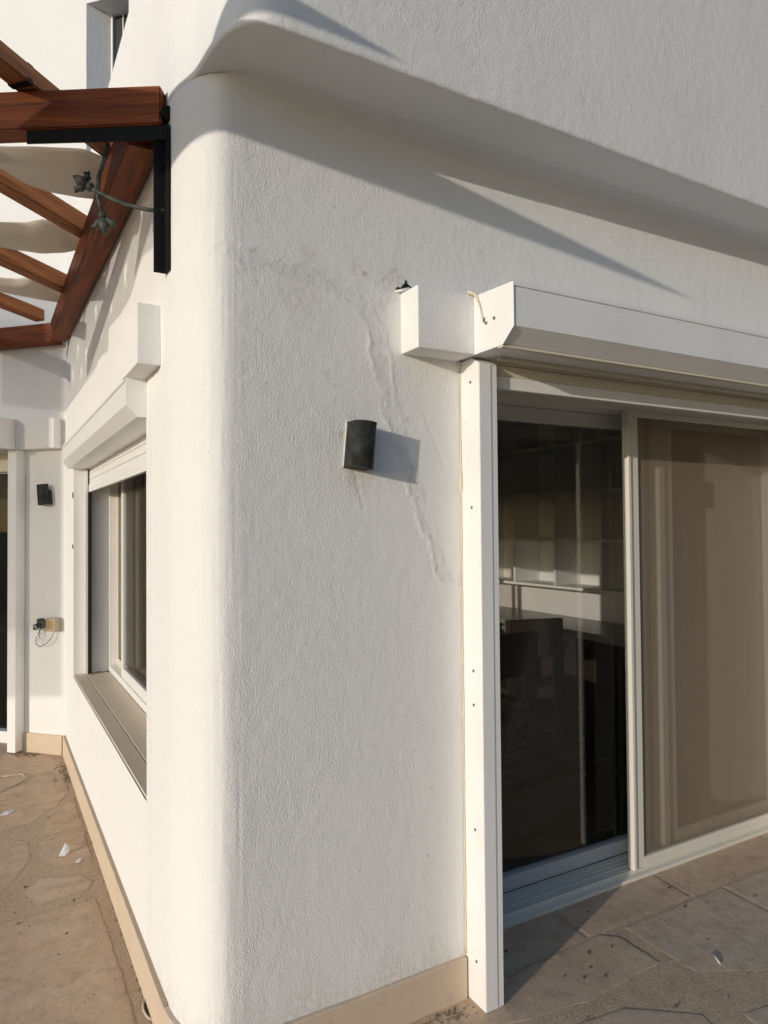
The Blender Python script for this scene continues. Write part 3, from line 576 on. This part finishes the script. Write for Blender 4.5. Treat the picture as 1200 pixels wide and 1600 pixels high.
# ------------------------------------------------------------------ wall lamps
def lamp_profile(r, depth, n=18):
    p = [(-r, 0)] + [(-r*math.cos(a), -(depth-r)-r*math.sin(a)) for a in np.linspace(0, math.pi, n)] + [(r, 0)]
    return p
lt = empty('wall_lamp', (.512, 0, 1.81), 'intact black half-cylinder wall lamp on the sunlit white wall left of the glass door', 'wall lamp', 'black wall lamps')
MW = Matrix.Translation((.512, 0, 1.805)) @ Matrix.Rotation(R(5.5), 4, 'Y')
b = B(); pr = lamp_profile(.037, .082); ri = lamp_profile(.0345, .0795)
n = len(pr)
for z0, z1 in ((-.070, .070),):
    ro = [[b.v((p[0], p[1], z)) for p in pr] for z in (z0, z1)]; rn = [[b.v((p[0], p[1], z)) for p in ri] for z in (z0, z1)]
    for i in range(n-1):
        f = b.bm.faces.new((ro[0][i], ro[0][i+1], ro[1][i+1], ro[1][i])); f.smooth = 1 < i < n-2
        b.bm.faces.new((rn[0][i], rn[1][i], rn[1][i+1], rn[0][i+1]))
        b.bm.faces.new((ro[0][i], rn[0][i], rn[0][i+1], ro[0][i+1])); b.bm.faces.new((ro[1][i], ro[1][i+1], rn[1][i+1], rn[1][i]))
b.done('lamp_shade', 'lamp_black', lt, MW)
b = B(); b.prism([(p[0]*.96, p[1]*.97-.001) for p in ri], 'z', .060, .066); b.done('top_plate', 'lamp_black', lt, MW)
for zz in (-.070, .0665):
    b = B(); b.prism([(p[0]*1.03, p[1]*1.02) for p in pr], 'z', zz, zz+.0035); b.bm.faces.ensure_lookup_table(); bmesh.ops.delete(b.bm, geom=[f for f in b.bm.faces if abs(f.normal.z) > .9], context='FACES_ONLY'); b.done('rim', 'lamp_black', lt, MW)
b = B(); b.prism([(p[0]*.8, p[1]*.8-.012) for p in ri], 'z', -.0695, -.060); b.done('diffuser', 'frosted_glass', lt, MW)
b = B(); b.prism([(-.039, 0), (-.039, -.004), (.038, -.004), (.038, 0)], 'z', -.068, .072); b.done('back_plate', 'broken_white', lt, MW)
lc = Vector(T45(.15, 0, 1.80)); l2 = empty('wall_lamp', lc, 'broken black wall lamp with a ragged right edge on the slanted back wall', 'wall lamp', 'black wall lamps')
MW = Matrix.Translation(lc) @ Matrix.Rotation(R(-45), 4, 'Z') @ Matrix.Rotation(R(-5), 4, 'Y')
b = B(); pr = lamp_profile(.042, .075, 12); zr = [-.07, -.045, -.02, .0, .02, .045, .07]; rows = []
for z in zr: rows.append([b.v((p[0], p[1], z)) for p in pr])
for j in range(len(zr)-1):
    cut = random.choice((0, 1, 1, 2))
    for i in range(n_i := len(pr)-1-cut): b.bm.faces.new((rows[j][i], rows[j][i+1], rows[j+1][i+1], rows[j+1][i]))
o = b.done('lamp_shade', 'lamp_black', l2, MW); mo = o.modifiers.new('t', 'SOLIDIFY'); mo.thickness = .004
b = B(); b.prism([(-.040, 0), (-.040, -.004), (.045, -.004), (.045, 0)], 'z', -.074, .070); b.done('back_plate', 'broken_white', l2, MW)
b = B()
for k in range(9): a = random.uniform(-.06, .06); b.box(.028, .042+random.uniform(0, .01), -.03, -.01, a, a+random.uniform(.006, .02))
b.done('broken_edge', 'rubber', l2, MW)
# ------------------------------------------------------------------ junction box with loose wires
jc = Vector(T45(.09, 0, .91)); jb = empty('socket_box', jc, 'small cream electrical box with loose wires on the slanted back wall', 'electrical box')
MW = Matrix.Translation(jc) @ Matrix.Rotation(R(-45), 4, 'Z')
b = B(); b.box(-.018, .052, -.062, 0, -.045, .045, .004); b.done('box', 'cream_plastic', jb, MW)
b = B(); b.box(-.010, .040, -.0655, -.0625, -.028, .028, .001); b.done('cover', 'orange_plastic', jb, MW)
b = B(); b.prism([(-.115, -.035), (-.085, -.022), (-.085, .0), (-.11, -.002)], 'z', -.03, .035); b.box(-.085, -.019, -.03, -.004, -.024, .028, .003); b.done('terminal', 'verdigris_iron', jb, MW)
b = B()
for k in range(5):
    a = random.uniform(-.12, -.07); b.tube([(a, -.03, .0), (a-.02, -.045, -.02+random.uniform(-.02, .02)), (a-.005, -.05, -.04), (a+.015, -.04, -.025)], .0028, 6)
b.done('wire_end', 'rubber', jb, MW)
b = B(); b.tube([(.02, -.03, -.045), (.01, -.035, -.09), (-.03, -.04, -.13), (-.08, -.04, -.155), (-.115, -.04, -.14), (-.12, -.035, -.10), (-.10, -.03, -.06), (-.08, -.03, -.02)], .0028, 6)
b.tube([(-.08, -.03, -.02), (-.095, -.04, -.08), (-.07, -.045, -.10), (-.10, -.04, -.115), (-.085, -.03, -.06)], .0018, 6); b.done('wire', 'cable', jb, MW)

# ------------------------------------------------------------------ pergola
pg = empty('pergola', (-.6, 1.4, 2.72), 'reddish brown timber pergola with cream canvas strips against the left flank', 'pergola')
def beam(name, p0, p1, w, h, matn='stained_wood', parent=None, up=Vector((0, 0, 1)), jit=.0015):
    """p0,p1: centre of the bottom face at both ends"""
    p0, p1 = Vector(p0), Vector(p1); d = p1-p0; L_ = d.length; X_ = d.normalized(); Y_ = up.cross(X_).normalized(); Z_ = X_.cross(Y_)
    bm = bmesh.new(); n = max(2, int(L_/.08)); rings = []
    for i in range(n+1):
        t = i/n*L_; r_ = []
        for sy, sz in ((-1, 0), (1, 0), (1, 1), (-1, 1)):
            q = noise.noise_vector(Vector((t*3+p0.x*9, sy*5., sz*5.+p0.y)))*jit; r_.append(bm.verts.new((t, sy*w/2+q.y, sz*h+q.z)))
        rings.append(r_)
    for a, c in zip(rings, rings[1:]):
        for k in range(4): bm.faces.new((a[k], a[(k+1) % 4], c[(k+1) % 4], c[k]))
    bm.faces.new(rings[0][::-1]); bm.faces.new(rings[-1]); bmesh.ops.recalc_face_normals(bm, faces=bm.faces)
    sharp = [e for e in bm.edges if e.calc_face_angle(0) > 1.]
    bmesh.ops.bevel(bm, geom=sharp, offset=.004, segments=2, affect='EDGES')
    me = bpy.data.meshes.new(name); bm.to_mesh(me); bm.free()
    M_ = Matrix(((X_.x, Y_.x, Z_.x, p0.x), (X_.y, Y_.y, Z_.y, p0.y), (X_.z, Y_.z, Z_.z, p0.z), (0, 0, 0, 1)))
    return link(name, me, matn, parent, M_)
def zl(y): return 2.725+.032*(y-.25)                   # underside of the ledger
FD = Vector((-.853, .522, -.012))                       # the front beam's direction, away from the wall
f0 = Vector((-.004, .246, 2.765))
beam('front_beam', f0, f0+FD*2.3, .075, .118, 'stained_wood', pg)
beam('ledger', (-.056, .30, zl(.30)), (-.056, 3.25, zl(3.25)), .096, .132, 'stained_wood', pg)
pb = lambda s, off, z: Vector(T45(s, off, z))
beam('ledger', pb(.02, .055, 2.835), pb(2.4, .055, 2.835), .10, .13, 'stained_wood', pg)
dirr = Vector((-.7071, -.7071, 0))
raf = [((-.029, .773), .80, 2.884, .050, 'weathered_wood'), ((-.042, 1.563), 2.0, 2.89, .078, 'orange_wood'), ((-.041, 2.486), 2.2, 2.91, .085, 'orange_wood'), ((-.165, 3.262), 2.4, 2.945, .070, 'orange_wood')]
for (ex, ey), L_, z, h, mt in raf:
    e = Vector((ex, ey, z)); a = beam('rafter', e, e+dirr*L_, .072, h+.006, mt, pg)
    b = B(); rr = dirr.cross(Vector((0, 0, 1))); q = e-dirr*.0035
    for k in range(16):
        u_, v_ = random.uniform(-.028, .016), random.uniform(.004, h-.022); c = q+rr*u_+Vector((0, 0, v_)); s_ = random.uniform(.008, .026); t_ = random.uniform(.008, .018)
        b.face([c, c+rr*s_*.5, c+rr*s_*.5+Vector((0, 0, t_)), c+Vector((0, 0, t_*.8))])
    b.done('paint_drips', 'broken_white', a if False else pg)
beam('rafter', Vector((-.62, 4.0, 2.965)), Vector((-.62, 4.0, 2.965))+dirr*2.6, .062, .10, 'orange_wood', pg)
# iron strap on the first rafter
e = Vector((-.38, .422, 2.886)); b = B(); r_ = dirr.cross(Vector((0, 0, 1))); 
for sg in (1,): 
    c0 = e - r_*.036; b.face([c0+Vector((0, 0, -.004)), c0+dirr*.022+Vector((0, 0, -.004)), c0+dirr*.022+Vector((0, 0, .053)), c0+Vector((0, 0, .053))])
    c1 = e + r_*.036; b.face([c1+Vector((0, 0, -.004)), c1+dirr*.022+Vector((0, 0, -.004)), c1+dirr*.022+Vector((0, 0, .053)), c1+Vector((0, 0, .053))])
    b.face([c0+Vector((0, 0, -.004)), c0+dirr*.022+Vector((0, 0, -.004)), c1+dirr*.022+Vector((0, 0, -.004)), c1+Vector((0, 0, -.004))])
b.done('strap', 'black_iron', pg)
# canvas strips slung on the far side of each rafter
cloths = [
    ( [(-1.334, 1.179, 2.935), (-0.434, 0.929, 2.935), (-0.314, 0.868, 2.935), (-0.171, 0.81, 2.935), (-0.091, 0.837, 2.935), (-0.029, 1.001, 2.935)] , [(-1.332, 1.075, 2.9), (-0.432, 1.025, 2.9), (-0.344, 1.115, 2.9), (-0.252, 1.142, 2.9), (-0.159, 1.141, 2.9), (-0.045, 1.117, 2.9)] ),
    ( [(-1.323, 1.966, 2.965), (-0.423, 1.716, 2.965), (-0.321, 1.669, 2.965), (-0.259, 1.597, 2.965), (-0.153, 1.594, 2.965), (-0.05, 1.752, 2.965)] , [(-1.32, 1.982, 2.93), (-0.42, 1.932, 2.93), (-0.337, 1.941, 2.93), (-0.238, 1.934, 2.93), (-0.142, 1.873, 2.93), (-0.044, 1.756, 2.93)] ),
    ( [(-1.31, 2.885, 3.0), (-0.41, 2.635, 3.0), (-0.33, 2.615, 3.0), (-0.251, 2.538, 3.0), (-0.15, 2.567, 3.0), (-0.038, 2.817, 3.0)] , [(-1.308, 2.8219999999999996, 2.96), (-0.408, 2.772, 2.96), (-0.29, 2.8, 2.96), (-0.166, 2.829, 2.96), (-0.059, 2.828, 2.96), (-0.029, 2.756, 2.96)] ),
]
def along(pl, t):
    d = [0]
    for p, q in zip(pl, pl[1:]): d.append(d[-1]+(Vector(q)-Vector(p)).length)
    t *= d[-1]
    return Vector([float(np.interp(t, d, [p[k] for p in pl])) for k in range(3)])
for k, (na, fa) in enumerate(cloths):
    n1, n2 = 60, 14; P = np.zeros((n1, n2, 3))
    for i in range(n1):
        for j in range(n2):
            a, c = i/(n1-1), j/(n2-1); p = along(na, a).lerp(along(fa, a), c)
            p.z += -.022*math.sin(c*math.pi)*min(1, (1-a)*6+.2) + .0022*math.sin(c*11+a*9+k) + .002*noise.noise(Vector((a*14, c*3, k)))
            P[i, j] = p
    o = link('canvas_strip', grid_mesh(P), 'canvas', pg); mo = o.modifiers.new('t', 'SOLIDIFY'); mo.thickness = .0015
# unseen canvas added further out, outline and holes shaped for the shade on the flank
low = [(.365, 2.63), (.435, 2.48), (.63, 2.51), (.84, 2.44), (1.06, 2.43), (1.40, 2.455), (1.42, 2.36), (1.71, 2.385), (1.83, 2.362), (2.6, 2.37), (3.9, 2.38)]
holes = [(1.50, 2.69), (.97, 2.55), (1.83, 2.63), (1.33, 2.52), (2.62, 2.61), (2.22, 2.50), (1.15, 2.66), (2.9, 2.52), (1.62, 2.50), (2.45, 2.44), (3.2, 2.63)]
ny_, nt_ = 150, 44; bm = bmesh.new(); V_ = {}
def sheet_pt(i, j):
    yp = .365+i*(3.9-.365)/ny_; zl_ = float(np.interp(yp, [q[0] for q in low], [q[1] for q in low])); zp = 2.90+(zl_-2.90)*j/nt_
    return yp, zp
for i in range(ny_+1):
    for j in range(nt_+1):
        yp, zp = sheet_pt(i, j); xx = -(.85+(2.90-zp)*2.0) + .02*math.sin(yp*9); V_[i, j] = bm.verts.new((xx, yp+.369*xx, zp-.179*xx))
for i in range(ny_):
    for j in range(nt_):
        yp, zp = sheet_pt(i+.5, j+.5)
        if any(abs(yp-hy) < .045*max(0, min(1, (zp-hz+.045)/.09)) and abs(zp-hz) < .045 for hy, hz in holes): continue
        bm.faces.new((V_[i, j], V_[i+1, j], V_[i+1, j+1], V_[i, j+1]))
bmesh.ops.delete(bm, geom=[q for q in bm.verts if not q.link_faces], context='VERTS')
me = bpy.data.meshes.new('shade_canvas'); bm.to_mesh(me); bm.free(); link('shade_canvas', me, 'woven_canvas', pg)

# iron bracket carrying the front beam, with its two leaf-tipped rods
bk = bpy.data.objects.new('bracket', None); col.objects.link(bk); bk.parent = pg; bk.location = Vector((-.02, .24, 2.75))-pg.location
b = B(); b.box(-.008, -.0005, .196, .238, 2.325, 2.762, .001); b.box(-.040, -.0082, .232, .238, 2.325, 2.730, .001); b.done('upright', 'black_iron', bk)
e0 = Vector((.0, .214, 2.7635)); U_ = Vector((-.853, .522, 0)); V_ = Vector((-.522, -.853, 0))
b = B()
def obox(b, o, a, c, L1, L2, z0, z1):
    vs = [b.v(o+a*u_+c*w_+Vector((0, 0, z))) for z in (z0, z1) for w_ in (0, L2) for u_ in (0, L1)]
    for q in ((0, 2, 3, 1), (4, 5, 7, 6), (0, 1, 5, 4), (2, 6, 7, 3), (0, 4, 6, 2), (1, 3, 7, 5)): b.bm.faces.new([vs[i] for i in q])
obox(b, e0+V_*.0, U_, V_, .43, .006, -.042, .0); obox(b, e0-V_*.045, U_, V_, .42, .0448, -.006, -.0005); b.done('arm', 'black_iron', bk)
def leaf(c, ax, name='leaf_tip'):
    """three-lobed cast leaf on a collar"""
    ax = ax.normalized(); sd_ = ax.cross(Vector((.5, .86, 0))).normalized(); b = B()
    b.tube([c-ax*.010, c-ax*.004, c+ax*.004, c+ax*.010], [.008, .014, .014, .008], 10)
    b.tube([c+ax*.008, c+ax*.022, c+ax*.034, c+ax*.048, c+ax*.062], [.010, .019, .017, .011, .002], 8)
    for s_ in (-1, 1):
        b.tube([c+ax*.016, c+ax*.020+sd_*s_*.018, c+ax*.032+sd_*s_*.029, c+ax*.026+sd_*s_*.037], [.009, .011, .010, .005], 7)
    return b.done(name, 'verdigris_iron', bk)
curve1 = [Vector((-.006, .228, 2.513)), Vector((-.05, .262, 2.520)), Vector((-.11, .290, 2.535)), Vector((-.165, .318, 2.560)), Vector((-.20, .336, 2.583))]
b = B(); b.tube(curve1, .0065, 8); b.done('rod', 'verdigris_iron', bk); leaf(curve1[-1]+Vector((-.004, .003, .004)), Vector((-.7, .42, .55)))
curve2 = [Vector((-.155, .325, 2.725)), Vector((-.166, .330, 2.67)), Vector((-.180, .338, 2.62)), Vector((-.182, .338, 2.56)), Vector((-.170, .33, 2.51))]
b = B(); b.tube(curve2, .0065, 8); b.done('rod', 'verdigris_iron', bk); leaf(curve2[-1]+Vector((.001, 0, -.006)), Vector((.10, -.05, -1)))
b = B(); b.tube([Vector((-.006, .225, 2.80)), Vector((-.003, .215, 2.80)), Vector((0, .205, 2.80))], .022, 8); b.done('fixing_plate', 'black_iron', bk)

# ------------------------------------------------------------------ made-up canvas sheets out of view: their corners throw the pointed shadows
def caster(pts, label):
    c = sum((Vector(p) for p in pts), Vector((0, 0, 0)))/3; n = 14; P = []
    bm = bmesh.new(); vs = {}
    for i in range(n+1):
        for j in range(n+1-i):
            a, b_ = i/n, j/n; vs[i, j] = bm.verts.new(Vector(pts[0])*(1-a-b_)+Vector(pts[1])*a+Vector(pts[2])*b_-c)
    for i in range(n):
        for j in range(n-i):
            bm.faces.new((vs[i, j], vs[i+1, j], vs[i, j+1]))
            if j < n-i-1: bm.faces.new((vs[i+1, j], vs[i+1, j+1], vs[i, j+1]))
    me = bpy.data.meshes.new('shade_caster'); bm.to_mesh(me); bm.free(); o = link('shade_caster', me, 'canvas'); o.location = c
    mo = o.modifiers.new('t', 'SOLIDIFY'); mo.thickness = .004
    tag(o, label, 'shade sail'); return o
C1 = Vector((2.10-2.71*1.1, -1.1, 2.506+.4855*1.1))
caster([C1, C1+Vector((-.146, 1, 0))*1.15, C1+Vector((-1, .34, 0))*2.2], 'larger made-up canvas shade sail hung outside the picture behind the photographer')
C2 = Vector((.56-2.71*.765, -1.0, 2.872+.4855*.765))
caster([C2, C2+Vector((-.02, .21, .0)), C2+Vector((-1.3, .02, -.0))], 'narrow made-up canvas strip casting shade, hung outside the picture behind the photographer')

# ------------------------------------------------------------------ room behind the glass
XS = 3.499
us = empty('shelf_unit', (3.35, 2.3, 1.08), 'white grid of open cube shelves on the wall inside the room', 'shelves')
b = B(); b.box(XS-.012, XS, 1.0, 3.6, 1.09, 2.55); b.done('back_panel', 'shelf_white', us)
for i in range(6):
    b = B(); yy = 1.12+i*.46; b.box(XS-.27, XS-.013, yy, yy+.02, 1.112, 2.53, .001); b.done('upright', 'shelf_white', us)
for i in range(5):
    b = B(); z = 1.09+i*.35; b.box(XS-.275, XS-.013, 1.0, 3.6, z, z+.02, .001); b.done('shelf', 'shelf_white', us)
dk = empty('desk', (3.2, 2.2, 0), 'long dark grey worktop along the wall below the cube shelves', 'desk')
b = B(); b.box(2.98, 3.49, .9, 4.2, .80, .85, .003); b.done('desk_top', 'desk_grey', dk)
for yy in (.95, 4.1): b = B(); b.box(3.0, 3.48, yy, yy+.04, .02, .80, .002); b.done('leg', 'dark_wood', dk)
b = B(); b.box(3.44, 3.48, .99, 4.1, .02, .80); b.done('back_panel', 'dark_wood', dk)
tb = empty('table', (2.6, 2.5, 0), 'dark wooden table inside the room with clutter on top', 'table')
b = B(); b.box(2.1, 2.93, 1.95, 3.3, .715, .755, .003); b.done('table_top', 'dark_wood', tb)
for xx in (2.13, 2.85):
    for yy in (1.98, 3.22): b = B(); b.box(xx, xx+.05, yy, yy+.05, .02, .715, .002); b.done('leg', 'dark_wood', tb)
def chair(x, y, rot, label, hb=.95):
    c = empty('chair', (x, y, .018), label, 'chair', 'brown chairs in the room'); MW = Matrix.Translation((x, y, .018)) @ Matrix.Rotation(rot, 4, 'Z')
    b = B(); b.box(-.2, .2, -.01, .40, .40, .48, .012); b.done('seat', 'brown_leather', c, MW)
    b = B(); b.box(-.2, .2, -.06, -.012, .68, hb, .014); b.done('backrest', 'brown_leather', c, MW)
    for xx in (-.19, .14):
        for yy in (-.055, .33):
            b = B(); b.box(xx, xx+.05, yy, yy+.045, 0, .40 if yy > 0 else .68, .003); b.done('leg', 'dark_wood', c, MW)
chair(2.13, 1.27, .12, 'brown leather chair nearest the glass, partly behind the guide rail', .93)
chair(2.66, 1.66, -.25, 'brown leather chair right of and behind the first chair inside the room', .93)
o = B(); 
bm = bmesh.new(); bmesh.ops.create_icosphere(bm, subdivisions=4, radius=1)
for v_ in bm.verts:
    q = noise.noise(v_.co*2.3)*.35+noise.noise(v_.co*7)*.15; v_.co = Vector((v_.co.x*.17, v_.co.y*.14, v_.co.z*.07))*(1+q)
me = bpy.data.meshes.new('plastic_bag'); bm.to_mesh(me); bm.free(); o = link('plastic_bag', me, 'clear_plastic', smooth=False); o.location = (2.64, 2.12, .83)
tag(o, 'crumpled clear plastic bag on the dark table', 'plastic bag')
b = B(); b.box(-.10, .10, -.05, .05, 0, .11, .004); o = b.done('cardboard_box', 'cardboard'); o.location = (2.84, 2.1, .756); o.rotation_euler.z = .5
tag(o, 'small orange brown box beside the plastic bag on the table', 'box')
b = B(); b.box(-1.2, 1.2, -.5, .5, 0, .012, .003); o = b.done('rug', 'rug'); o.location = (2.15, 1.75, .0185); o.scale = (1, 1, 1)
tag(o, 'dark striped rug on the floor inside the room', 'rug')

# ------------------------------------------------------------------ garden beyond the patio, behind the photographer (seen only as reflection and bounce)
bm = bmesh.new()
for k in range(18000):
    c = Vector((random.uniform(-2, 27), random.gauss(-11, .8), random.uniform(0, 1)**.85*7.5+.05)); s_ = random.uniform(.16, .32)
    a = Vector((random.gauss(0, 1), random.gauss(0, 1), random.gauss(0, 1))).normalized()*s_; d = a.cross(Vector((random.gauss(0, 1), random.gauss(0, 1), random.gauss(0, 1)))).normalized()*s_*.7
    bm.faces.new([bm.verts.new(c+q) for q in (a, d, -a, -d)])
for x1 in np.arange(-3, 28, .5):
    for z1 in np.arange(0, 6.6, .5):
        f_ = lambda x_, z_: bm.verts.new((x_, -11.6+noise.noise(Vector((x_*.7, z_*.7, 1)))*.8, z_))
        bm.faces.new([f_(x1, z1), f_(x1+.5, z1), f_(x1+.5, z1+.5), f_(x1, z1+.5)])
me = bpy.data.meshes.new('hedge'); bm.to_mesh(me); bm.free(); o = link('hedge', me, 'hedge_leaf'); tag(o, 'tall green hedge closing the garden behind the photographer', 'hedge')

# an added, unseen double gauze blind left of the picture: it half shades the slanted wall
bl = empty('gauze_dimmer', (-6, 3.2, 0), 'tall made-up gauze blind on a thin frame left of the picture', 'dimmer')
for k, (xx, z0) in enumerate(((-6.0, 1.42), (-6.25, 2.0))):
    yy = np.linspace(3.40+.369*xx, 6.2, 60); zz = np.linspace(z0, 4.3, 10); A, Z2 = np.meshgrid(yy, zz, indexing='ij')
    link('gauze', grid_mesh(np.stack([xx+.02*np.sin(A*9), A, Z2+.12*np.sin(A*2.1+k)*(4.3-Z2)/3], -1)), 'gauze', bl)
b = B(); b.tube([(-6.1, 6.2, 0), (-6.1, 6.2, 4.32)], .02, 8); b.tube([(-6.1, 1.15, 4.32), (-6.1, 6.2, 4.32)], .02, 8); b.done('pole', 'black_iron', bl)

# ------------------------------------------------------------------ litter on the paving
ZP = .0205
def scrap(name, loc, pts, matn, label, cat, z=0, rot=0, group=None):
    bm = bmesh.new(); vs = [bm.verts.new(p) for p in pts]; c = bm.verts.new(sum((Vector(p) for p in pts), Vector((0, 0, 0)))/len(pts)+Vector((0, 0, z)))
    for i in range(len(vs)): bm.faces.new((vs[i], vs[(i+1) % len(vs)], c))
    me = bpy.data.meshes.new(name); bm.to_mesh(me); bm.free(); o = link(name, me, matn); o.location = loc; o.rotation_euler.z = rot
    mo = o.modifiers.new('t', 'SOLIDIFY'); mo.thickness = .0006
    return tag(o, label, cat, group)
scrap('paper_scrap', (-.145, 1.78, ZP), [(-.028, -.022, .001), (.0, -.030, .0), (.022, -.012, .010), (.018, .012, .026), (.006, .030, .036), (-.012, .004, .016)], 'paper', 'folded white paper scrap standing up near the skirting', 'paper scrap', .006)
scrap('paper_scrap', (-.092, 1.665, ZP), [(-.026, -.004, .001), (-.010, -.020, .001), (.022, .006, .003), (.012, .02, .002)], 'paper', 'flat torn paper scrap just in front of the folded one', 'paper scrap', .003, .4)
scrap('paper_scrap', (-.368, 2.46, ZP), [(-.04, -.022, .001), (.0, -.03, .001), (.036, .006, .004), (.03, .024, .003), (-.012, .014, .006)], 'paper', 'small oval white scrap at the left edge of the paving', 'paper scrap', .004)
b = B(); sp_ = [(-.43, 2.80), (-.40, 2.82), (-.37, 2.86), (-.335, 2.885), (-.30, 2.92), (-.27, 2.97), (-.262, 3.03), (-.275, 3.085), (-.31, 3.09), (-.35, 3.085), (-.38, 3.10)]
b.tube([(p[0], p[1], ZP+.004+random.uniform(0, .004)) for p in sp_], [random.uniform(.003, .006) for _ in sp_], 6); tag(setbase(b.done('string', 'string_white'), (-.3, 2.95, ZP)), 'curl of dirty white string on the paving near the back door', 'string')
b = B(); b.tube([(-.075, 2.335, ZP+.003), (-.01-.02, 2.345, ZP+.004)], .002, 5); tag(setbase(b.done('twig', 'string_white'), (-.05, 2.34, ZP)), 'pale short stick lying by the skirting', 'stick')
b = B(); b.tube([(1.765, -.315, ZP+.004), (1.778, -.29, ZP+.006), (1.80, -.262, ZP+.004)], [.003, .004, .002], 6); tag(setbase(b.done('twig', 'string_white'), (1.776, -.29, ZP)), 'pale stick on the paving at the lower right', 'stick')
# bits of dry leaf
spots = [(1.50, .10), (1.62, .16), (1.98, -.008), (2.088, -.03), (1.72, -.14), (1.36, -.10), (1.30, -.13), (1.37, -.16), (1.25, -.09), (1.52, -.05), (2.05, .12), (1.42, -.035), (1.86, -.20), (2.3, -.1), (1.20, -.34),
         (-.20, 1.05), (-.15, 1.30), (-.32, 1.52), (-.07, .98), (-.24, .92), (-.40, 2.6), (-.18, 2.28), (-.36, 1.22), (-.30, .75), (1.45, -.38), (1.17, .12), (1.24, .10), (1.10, .06)]
for k, (px, py) in enumerate(spots):
    s_ = random.uniform(.004, .012)
    scrap('dry_leaf', (px, py, ZP), [(-s_, -s_*.3, .001), (0, -s_*.6, .0015), (s_, .0, .003), (s_*.2, s_*.7, .001)], 'dead_leaf', 'tiny brown dry leaf bit lying on the stone paving', 'leaf', s_*.35, random.uniform(0, 6), 'dry leaf bits on the paving')
def crumbs(name, n, fn, label, cat, size=(.002, .006), matn='dust'):
    b = B()
    for _ in range(n):
        x_, y_ = fn(); s_ = random.uniform(*size); z0 = .013; q = random.uniform(.3, .8)
        b.prism([(x_+s_*math.cos(a)*random.uniform(.6, 1), y_+s_*math.sin(a)*random.uniform(.6, 1)) for a in np.linspace(0, 2*math.pi, 6)[:-1]], 'z', z0, ZP+s_*q)
    o = b.done(name, matn); return tag(o, label, cat, kind='stuff')
crumbs('dirt', 110, lambda: T45(random.uniform(.18, .36), .03+abs(random.gauss(0, .045)), 0)[:2], 'dark dirt and dry leaf litter at the foot of the slanted wall', 'dirt')
crumbs('dirt', 110, lambda: (-.022-abs(random.gauss(0, .05)), random.gauss(2.95, .13)), 'patch of dark dirt against the skirting below the window', 'dirt')
crumbs('dirt', 90, lambda: (-.018-abs(random.gauss(0, .003)), random.uniform(.2, 3.3)), 'thin line of dirt along the foot of the flank skirting', 'dirt', (.001, .003))
crumbs('dirt', 70, lambda: (random.gauss(.80, .05), -.03-abs(random.gauss(0, .045))), 'dark crumbs by the skirting near the guide rail', 'dirt')
crumbs('grit', 260, lambda: (random.uniform(1.1, 3.), random.uniform(-.6, .24)), 'sparse grit scattered over the right paving', 'grit', (.0012, .003))
crumbs('grit', 200, lambda: (random.uniform(-.6, -.03), random.uniform(.1, 3.2)), 'sparse grit scattered over the left paving', 'grit', (.0012, .003))
b = B(); b.tube([(-.017, .51, .020), (-.027, .485, .021), (-.030, .455, .021), (-.026, .425, .021), (-.017, .402, .020)], .0035, 8); b.done('ring_rim', 'string_white')
o = bpy.data.objects['ring_rim']; o.name = 'drain_ring'; tag(setbase(o, (-.025, .455, .02)), 'half ring of white pipe sunk beside the flank skirting', 'pipe ring')
b = B(); b.prism([(-.0165, .505), (-.0165, .407), (-.024, .427), (-.027, .455), (-.025, .483)], 'z', .0195, .0212); b.done('pipe_hole', 'rubber', o)
